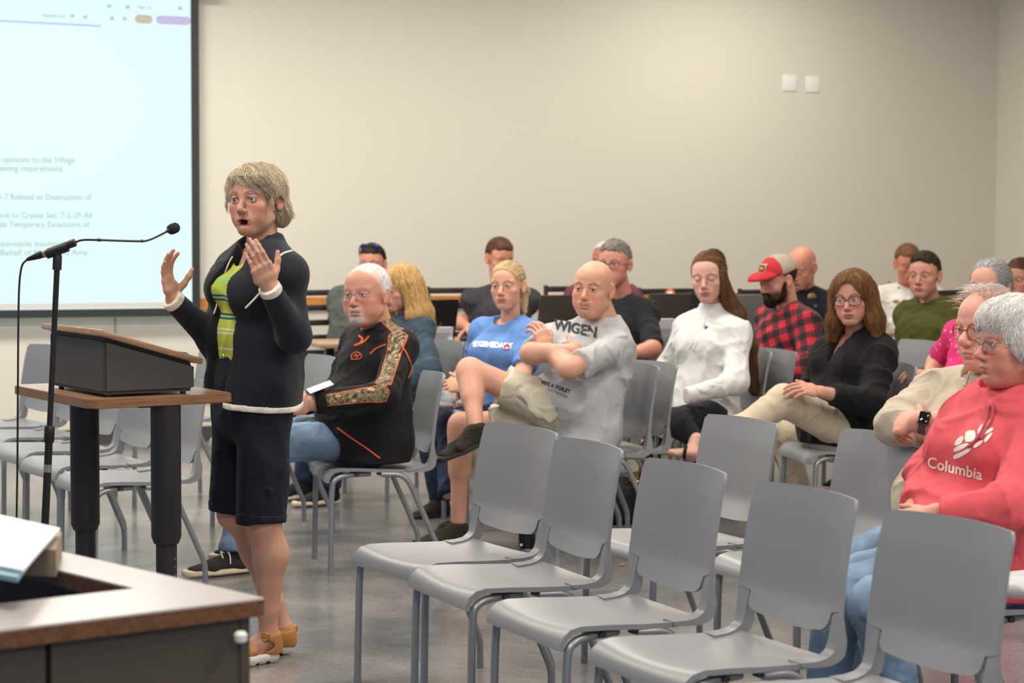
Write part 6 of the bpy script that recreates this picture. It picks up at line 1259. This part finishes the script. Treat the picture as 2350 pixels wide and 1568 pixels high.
def shades(p):
    mb = MB()
    for s_ in (-1, 1):
        F = Fld(); F.ell((s_*.034, .062, .108), (.028, .014, .018), k=.004); v, f = F.mesh(.004); p.kid('sunglasses_lens', p.O+(v@p.R.T)*p.hs, f, mat('mirror_lens', (70, 70, 150), .08, .6))
    mb.tube(smoothpath([(-.082, -.02, .03), (-.074, .03, .085), (-.05, .07, .112), (0, .080, .116), (.05, .07, .112), (.074, .03, .085), (.082, -.02, .03)], 5), .004, 6); p.kid('sunglasses_frame', p.O+(np.array(mb.v)@p.R.T)*p.hs, mb.f, m_frame)
back('man in a grey jacket with sunglasses pushed up on his dark hair', (846, 607), 13.6, 12, 40, (835, 670, .05), short_hair(.010), dark_h, (86, 90, 86), 'grey_jacket', el=(905, 750), wr=(850, 765), elf=(778, 735), wrf=(820, 760), sw=.19, wb=1.15, off=.04, soff=.03, skin=(204, 140, 120), extra=shades)
def lh(): 
    F = Fld(); F.ell((0, -.014, .040), (.090, .108, .093), k=.01)
    for s_ in (-1, 1): F.econ((s_*.072, -.02, .03), (s_*.095, -.03, -.13), (.030, .065), (.036, .075), V(1, 0, 0), k=.03); F.econ((s_*.095, -.03, -.13), (s_*.11, -.04, -.22), (.034, .07), (.016, .06), V(1, 0, 0), k=.03)
    F.econ((0, -.075, .0), (0, -.095, -.19), (.075, .045), (.095, .03), V(1, 0, 0), k=.03); F.ell((0, .105, -.03), (.060, .072, .092), k=.012, op='s'); F.ell((0, .11, -.15), (.08, .10, .09), k=.02, op='s'); return F
down = lambda P: np.where((P[:, 2] < .06)[:, None], V(0, -.05, -1)+V(1, 0, 0)*np.sign(P[:, :1])*.22, (P-V(.01, -.02, .13))*6+V(0, 0, -.3))
denim_j = cloth('denim_jacket', (58, 76, 92), .25, bscale=700)
def dj(p):
    q = p.march(p.topF, 945, 762, 11.3); mb = MB().tube([q, q-unit(ray(945, 762))*.004], .008, 10); p.kid('jacket_button', mb.v, mb.f, mat('copper_button', (190, 110, 50), .35, .8), parent=0)
back('woman with golden blonde hair in a denim jacket behind the camouflage-striped man', (892, 668), 11.5, 50, 55, (925, 735, .04), lh(), bld_h, denim_j, 'denim_jacket', hs=1.0, pitch=-8, el=(985, 850), elf=(900, 840), n=2200, hairL=.14, flow=down, skin=(214, 158, 134), neckr=.044, jaw=.92, extra=dj, seat='grey chair in which the woman in the denim jacket sits', off=.022, soff=.024)
back('man with short brown hair in a dark grey polo shirt, using a computer mouse', (1160, 600), 13.7, -28, -5, (1150, 668, .04), short_hair(.014, front=.076), brn_h, (62, 60, 66), 'dark_grey_polo', sleeve=.85, pitch=-12, el=(1050, 740), wr=(1075, 752), elf=(1180, 750), skin=(212, 148, 124), collar=cloth('charcoal_collar', (56, 54, 60)), sw=.185, wb=1.12, browc=(80, 56, 40))
back('man with grey hair and rimless glasses in a black polo shirt', (1398, 607), 12.1, 24, 50, (1432, 690, .05), short_hair(.010, front=.074), gry_h, (38, 40, 42), 'black_polo', seat='grey chair in which the man in the black polo sits', sleeve=.95, el=(1500, 800), wr=(1440, 815), elf=(1420, 800), skin=(212, 146, 126), gl=m_frame, collar=cloth('black_collar', (40, 42, 44)), sw=.19, wb=1.15, hs=1.1, browc=(90, 80, 72), fat=.004)
back('older white-haired man in a maroon shirt, mostly hidden behind the black polo', (1375, 600), 14.0, 35, 20, (1385, 660, .05), short_hair(.006, front=.085), wht_h, (112, 62, 78), 'maroon_shirt', skin=(190, 120, 96), sw=.19, wb=1.1, browc=(150, 140, 130), scalpc=(210, 200, 190))
def patch_(p):
    q = p.march(p.topF, 1538, 674, 13.7); d = unit(ray(1538, 674)); mb = MB().tube([q+d*.002, q-d*.003], .032, 20); i = p.kid('shoulder_patch', mb.v, mb.f, mat('patch_orange_red', (206, 96, 56), .7), parent=0); q2 = q-d*.005-V(0, 0, .012); mb = MB().tube([q2, q2-d*.003], .026, 16); p.kid('shoulder_patch', mb.v, mb.f, mat('patch_white', (220, 214, 206), .7), parent=0)
back('person in black clothing with an orange and white shoulder patch, behind the long-haired woman', (1632, 632), 13.9, 15, 5, (1632, 682, .05), short_hair(.010), dark_h, (22, 22, 25), 'black_shirt', pitch=-25, skin=(200, 150, 126), sw=.20, wb=1.15, extra=patch_)
gold = mat('badge_gold', (196, 160, 90), .35, .6)
def badge(px, py, Y, r, m, nm):
    def fn(p):
        q = p.march(p.topF, px, py, Y); d = unit(ray(px, py)); mb = MB().tube([q+d*.002, q-d*.004], r, 16); p.kid(nm, mb.v, mb.f, m, parent=0)
    return fn
def off1(p):
    for px, py, r, m in ((1863, 682, .027, gold), (1863, 682, .018, mat('badge_olive', (150, 140, 90), .5)), (1872, 704, .014, mat('badge_blue', (60, 74, 130), .5))): badge(px, py, 13.5, r, m, 'uniform_badge')(p)
back('bald officer in a dark navy uniform with round sleeve badge, head bowed', (1824, 626), 13.8, 40, 30, (1846, 672, .05), None, None, (24, 26, 36), 'uniform_shirt', pitch=-22, hs=1.1, skin=(214, 146, 122), sw=.19, wb=1.1, extra=off1, el=(1895, 790), elf=(1800, 780), lid=.1)
def off2(p):
    for px, py, r in ((2057, 691, .014), (2060, 691, .008), (2052, 691, .010), (2063, 661, .010), (2040, 646, .010)): badge(px, py, 14.5, r, gold, 'uniform_badge')(p)
    mb = MB()
back('officer with reddish-brown hair in a white uniform shirt behind the green hoodie', (2090, 613), 14.7, -5, -5, (2080, 662, .05), short_hair(.012), hair_mat('hair_auburn', (96, 66, 44), (158, 116, 82)), (228, 226, 220), 'white_uniform_shirt', pitch=-14, skin=(206, 138, 114), collar=cloth('white_collar', (230, 228, 222)), sw=.20, wb=1.15, hs=1.06, extra=off2)
def hood(p, F):
    F.econ(p.N-p.up*.03-p.F*.05, p.N+p.up*.02-p.F*.075, (.12, .055), (.10, .045), p.Su, k=.03)
    for s_ in (-1, 1): F.cone(p.N+p.Su*s_*.072-p.F*.02+p.up*.015, p.N-p.up*.06+p.F*.085+p.Su*s_*.015, .038, .024, k=.02)
def hood2(p):
    for x, y in ((2118, 694), (2122, 688)): badge(x, y, 11.9, .009, mat('grommet', (206, 206, 200), .3, .7), 'hood_grommet')(p)
back('man with short dark hair in an olive green hoodie', (2110, 634), 12.0, 30, 50, (2140, 702, .04), short_hair(.014, front=.084), dark_h, (76, 78, 32), 'olive_hoodie', seat='grey chair in which the man in the olive hoodie sits', ex=hood, el=(2185, 830), elf=(2090, 810), skin=(204, 144, 124), sw=.175, wb=1.08, off=.022, soff=.022, hs=1.06, browc=(70, 50, 38), extra=hood2)
def sh2():
    F = Fld(); F.ell((0, -.018, .036), (.088, .106, .090), k=.01); F.ell((0, -.07, -.02), (.075, .05, .055), k=.03); F.ell((0, .115, -.020), (.080, .062, .085), k=.012, op='s'); F.cut((0, .09, .05), (0, .9, -.4), k=.01); return F
pinkm = mat('pink_print_shirt', (224, 48, 120), .85, bump=.2, bscale=400); N, L, b = nodes(pinkm); tc = N.new('ShaderNodeTexCoord'); vo = N.new('ShaderNodeTexVoronoi'); vo.inputs['Scale'].default_value = 26; r = N.new('ShaderNodeValToRGB'); e = r.color_ramp.elements; e[0].position = .16; e[0].color = (*srgb((238, 160, 200)), 1); e[1].position = .24; e[1].color = (*srgb((226, 44, 118)), 1); L.new(tc.outputs['Object'], vo.inputs['Vector']); L.new(vo.outputs['Distance'], r.inputs['Fac']); L.new(r.outputs['Color'], b.inputs['Base Color'])
back('woman with grey hair and dark glasses in a bright pink flowered shirt', (2252, 662), 10.2, 38, 50, (2275, 742, .04), sh2(), lgr_h, pinkm, 'pink_shirt', seat='grey chair in which the woman in the pink shirt sits', sleeve=.85, pitch=-3, el=(2205, 880), wr=(2130, 860), elf=(2150, 830), wrf=(2125, 890), skin=(222, 166, 144), gl=m_frame, sw=.19, wb=1.2, hs=1.06, n=1800, hairL=.08, flow=lambda P: P*0+V(0, -1, -.35), belly=.03)
back('woman with pulled-back brown hair at the right edge behind the pink shirt', (2326, 644), 12.6, 40, 50, (2352, 712, .04), short_hair(.006, ears=True), brn_h, (70, 60, 66), 'dark_top', seat='grey chair in which the woman at the far right edge sits', skin=(196, 138, 112), sw=.165, hs=1.04, n=1200, hairL=.06, flow=lambda P: P*0+V(0, -1, .1), gl=None)
# ------------------------------------------------------------------ officials' table along the wall, chairs, laptops, cards
def wl(px, py, Y, z=None): p = at(px, py, Y); return p if z is None else V(p[0], p[1], z)
m_tt = wood('table_laminate', (170, 140, 112), (150, 120, 94), 0, .4, 1.5); m_mesh = mat('black_mesh_chair', (40, 40, 42), .6)
def table(px0, px1, Y0, label):
    a = onz(px0, 772, .745); n_ = WN; a = at(px0, 770, Y0); a[2] = 0; L_ = 1.75; t = empty('folding_table', a, WYAW, label=label, cat='table', group='tables along the back wall')
    MB().box((L_/2, .25, .733), (L_, .5, .026), .004).build('tabletop', m_tt, t); MB().box((L_/2, .05, .55), (L_-.2, .012, .30), .003).build('modesty_panel', mat('modesty_panel', (64, 60, 58), .6), t)
    for x in (.12, L_-.12):
        MB().box((x, .25, .37), (.05, .05, .70), .008).box((x, .25, .02), (.06, .46, .04), .008).build('leg', m_blk, t)
table(735, 1100, 12.6, 'long wood-topped table at the back, leftmost under the man in sunglasses')
table(1215, 1500, 13.2, 'long wood-topped table at the back, behind the bald man and the black polo')
table(1700, 2100, 13.6, 'long wood-topped table at the back, behind the plaid shirt')
def laptop(px, py, Y, label, w=.36, h=.25, rz=0, col=(72, 66, 60)):
    c = at(px, py, Y); c[2] = .746; t = empty('laptop', c, WYAW+rz, label=label, cat='laptop', group='laptops on the back tables'); m = mat('laptop_shell%s' % str(col), col, .4)
    MB().box((0, .13, .009), (w, .24, .018), .004).build('keyboard_base', m, t)
    a = .30; R = np.array([[1, 0, 0], [0, math.cos(-a), -math.sin(-a)], [0, math.sin(-a), math.cos(-a)]])@np.eye(3); R = np.array([[1, 0, 0], [0, math.cos(a), -math.sin(a)], [0, math.sin(a), math.cos(a)]])
    MB().box(V(0, .01, .018)+R@V(0, 0, h/2), (w, .008, h), .003, 2, R).build('lid', m, t)
laptop(990, 760, 12.75, 'open black laptop on the back table beside the denim jacket', w=.30, rz=.1, col=(24, 22, 24))
laptop(1306, 770, 13.05, 'open dark grey laptop on the back table behind the bald man', .42, .27)
laptop(1527, 770, 13.35, 'open dark grey laptop on the back table between black polo and white fleece', .28, .27)
laptop(1730, 770, 13.5, 'open grey laptop on the back table left of the red cap', .30, .26, col=(120, 116, 112))
def card(px, py, Y, label, w=.15, h=.11):
    c = at(px, py, Y); c[2] = .746; vs = []; o = MB(); 
    for s_ in (-1, 1):
        R = np.array([[1, 0, 0], [0, math.cos(.4*s_), -math.sin(.4*s_)], [0, math.sin(.4*s_), math.cos(.4*s_)]]); o.box(V(0, -s_*-.02, .0)+R@V(0, 0, h/2), (w, .002, h), 0, 1, R)
    t = o.build('name_card', mat('card_white', (222, 220, 224), .7), None, smooth=False); t.location = c; t.rotation_euler = (0, 0, WYAW); tag(t, label, 'name card', 'name cards on the back tables')
    s_ = MB().box((0, -.022, .062), (w*.7, .001, .014)).box((0, -.028, .040), (w*.5, .001, .010)).build('printed_line', mat('card_print', (150, 148, 152), .8), t, smooth=False); s_.rotation_euler = (0, 0, 0)
card(1010, 768, 12.6, 'white folded name card on the back table left of the dark grey polo')
card(1232, 764, 12.9, 'white folded name card on the back table beside the blonde woman\'s shoulder')
card(1517, 768, 13.1, 'white folded name card on the back table left of the white fleece', .19, .14)
def slatchair(px, py, Y, label, rz=0, h=1.0):
    c = at(px, py, Y); c[2] = 0; t = empty('mesh_chair', c, WYAW+rz, label=label, cat='chair', group='black slat-backed chairs at the back tables')
    for s_ in (-1, 1): MB().tube(smoothpath([(s_*.22, .16, .45), (s_*.225, .20, .7), (s_*.22, .235, h)], 5), .016, 8).build('back_post', m_mesh, t)
    for z in (h-.025, h-.12, h-.215, h-.31, h-.405): MB().box((0, .235-(h-z)*.1, z), (.43, .014, .038), .006).build('slat', m_mesh, t)
    MB().box((0, -.02, .455), (.46, .44, .05), .02).build('seat', m_mesh, t); MB().tube([(0, 0, .10), (0, 0, .43)], .028, 10).build('pedestal', m_mesh, t)
    for k in range(5): a = k*1.2566; MB().tube([(0, 0, .11), (.27*math.cos(a), .27*math.sin(a), .07)], .014, 8).tube([(.27*math.cos(a)-.01, .27*math.sin(a), .030), (.27*math.cos(a)+.012, .27*math.sin(a), .030)], .030, 10).build('castor_leg', m_mesh, t)
slatchair(800, 900, 13.75, 'black slat-backed chair of the man with sunglasses on his head', rz=.2, h=1.02)
slatchair(1082, 900, 13.9, 'black slat-backed chair of the man in the dark grey polo', h=1.03)
slatchair(1352, 900, 14.25, 'black slat-backed chair of the man in the maroon shirt', h=1.03)
slatchair(1568, 900, 14.15, 'black slat-backed chair of the person with the orange shoulder patch', h=1.02)
slatchair(1802, 900, 14.05, 'black slat-backed chair of the bald officer in navy', h=1.02)
slatchair(2215, 900, 14.0, 'black slat-backed chair right of the olive hoodie', h=1.02, rz=.3)
# computer mouse under the polo man's hand
c = at(1066, 756, 12.95); c[2] = .746; F = Fld(); F.ell((0, 0, .012), (.03, .05, .022), k=.01); F.cut((0, 0, 0), (0, 0, -1), k=.003); v, f = F.mesh(.005); o = raw('computer_mouse', v, f, m_mic); o.location = c; tag(o, 'small black computer mouse under the hand of the dark grey polo man', 'computer mouse')
# tumbler on the floor
c = onz(1209, 1268, 0); t = empty('tumbler', c, 0, label='black insulated tumbler with steel base ring on the floor behind the nearest chairs', cat='tumbler')
MB().lathe([(.033, .018), (.036, .03), (.041, .16), (.042, .22), (.040, .225)], (0, 0, 0), 28).build('body', mat('tumbler_black', (14, 14, 15), .35), t)
MB().lathe([(.030, 0), (.034, .003), (.034, .016), (.033, .019)], (0, 0, 0), 28).build('base_ring', m_steel, t); MB().lathe([(.041, .222), (.041, .235), (.034, .24)], (0, 0, 0), 28).build('lid', m_mic, t)
MB().box((-.022, -.030, .038), (.020, .004, .010), .001, 1, np.array([[.8, -.6, 0], [.6, .8, 0], [0, 0, 1]])).build('white_logo_mark', mat('card_white'), t)
# handbag under a chair
c = onz(1432, 1200, 0); t = empty('handbag', c, .4, label='black handbag with gold clasp on the floor between the nearest chair backs', cat='handbag')
F = Fld(); F.ell((0, 0, .13), (.16, .09, .13), k=.02); F.cone((-.12, 0, .04), (.12, 0, .04), .06, .06, k=.05); F.cut((0, 0, 0), (0, 0, -1), k=.01); F.noise(folds(.006, ph=2)); v, f = F.mesh(.009); raw('bag_body', v, f, mat('black_leather', (26, 24, 25), .4), t)
MB().tube(smoothpath([(-.09, -.02, .22), (-.05, -.04, .31), (.04, -.04, .32), (.10, -.02, .23)], 6), .009, 8).build('handle', mat('beige_strap', (190, 160, 120), .5), t)
MB().tube([(.0+.022*math.cos(q), -.10, .24+.022*math.sin(q)) for q in np.linspace(0, 6.283, 17)], .006, 7, cap=False).build('gold_clasp', m_metal, t); MB().tube([(.03+.016*math.cos(q), -.105, .20+.016*math.sin(q)) for q in np.linspace(0, 6.283, 17)], .005, 7, cap=False).build('gold_clasp', m_metal, t)

c = at(2338, 1345, 5.62); F = Fld(); F.ell((0, 0, 0), (.07, .05, .035), k=.01); F.ell((.04, .02, .01), (.06, .05, .03), k=.02); F.noise(folds(.006, 2, ph=7)); v, f = F.mesh(.006); o = raw('crumpled_cloth', v, f, cloth('white_cloth', (226, 222, 222), .04)); o.location = c; tag(o, 'crumpled white cloth on the lap of the woman in the coral hoodie', 'cloth')
c = onz(1428, 1300, 0); F = Fld(); F.ell((0, 0, .006), (.009, .008, .006), k=.002); F.ell((.005, .003, .005), (.005, .005, .004), k=.003); v, f = F.mesh(.0015); o = raw('orange_crumb', v, f, mat('crumb_orange', (206, 110, 50), .7)); o.location = c; tag(o, 'tiny orange crumb on the grey floor between chair legs', 'crumb')
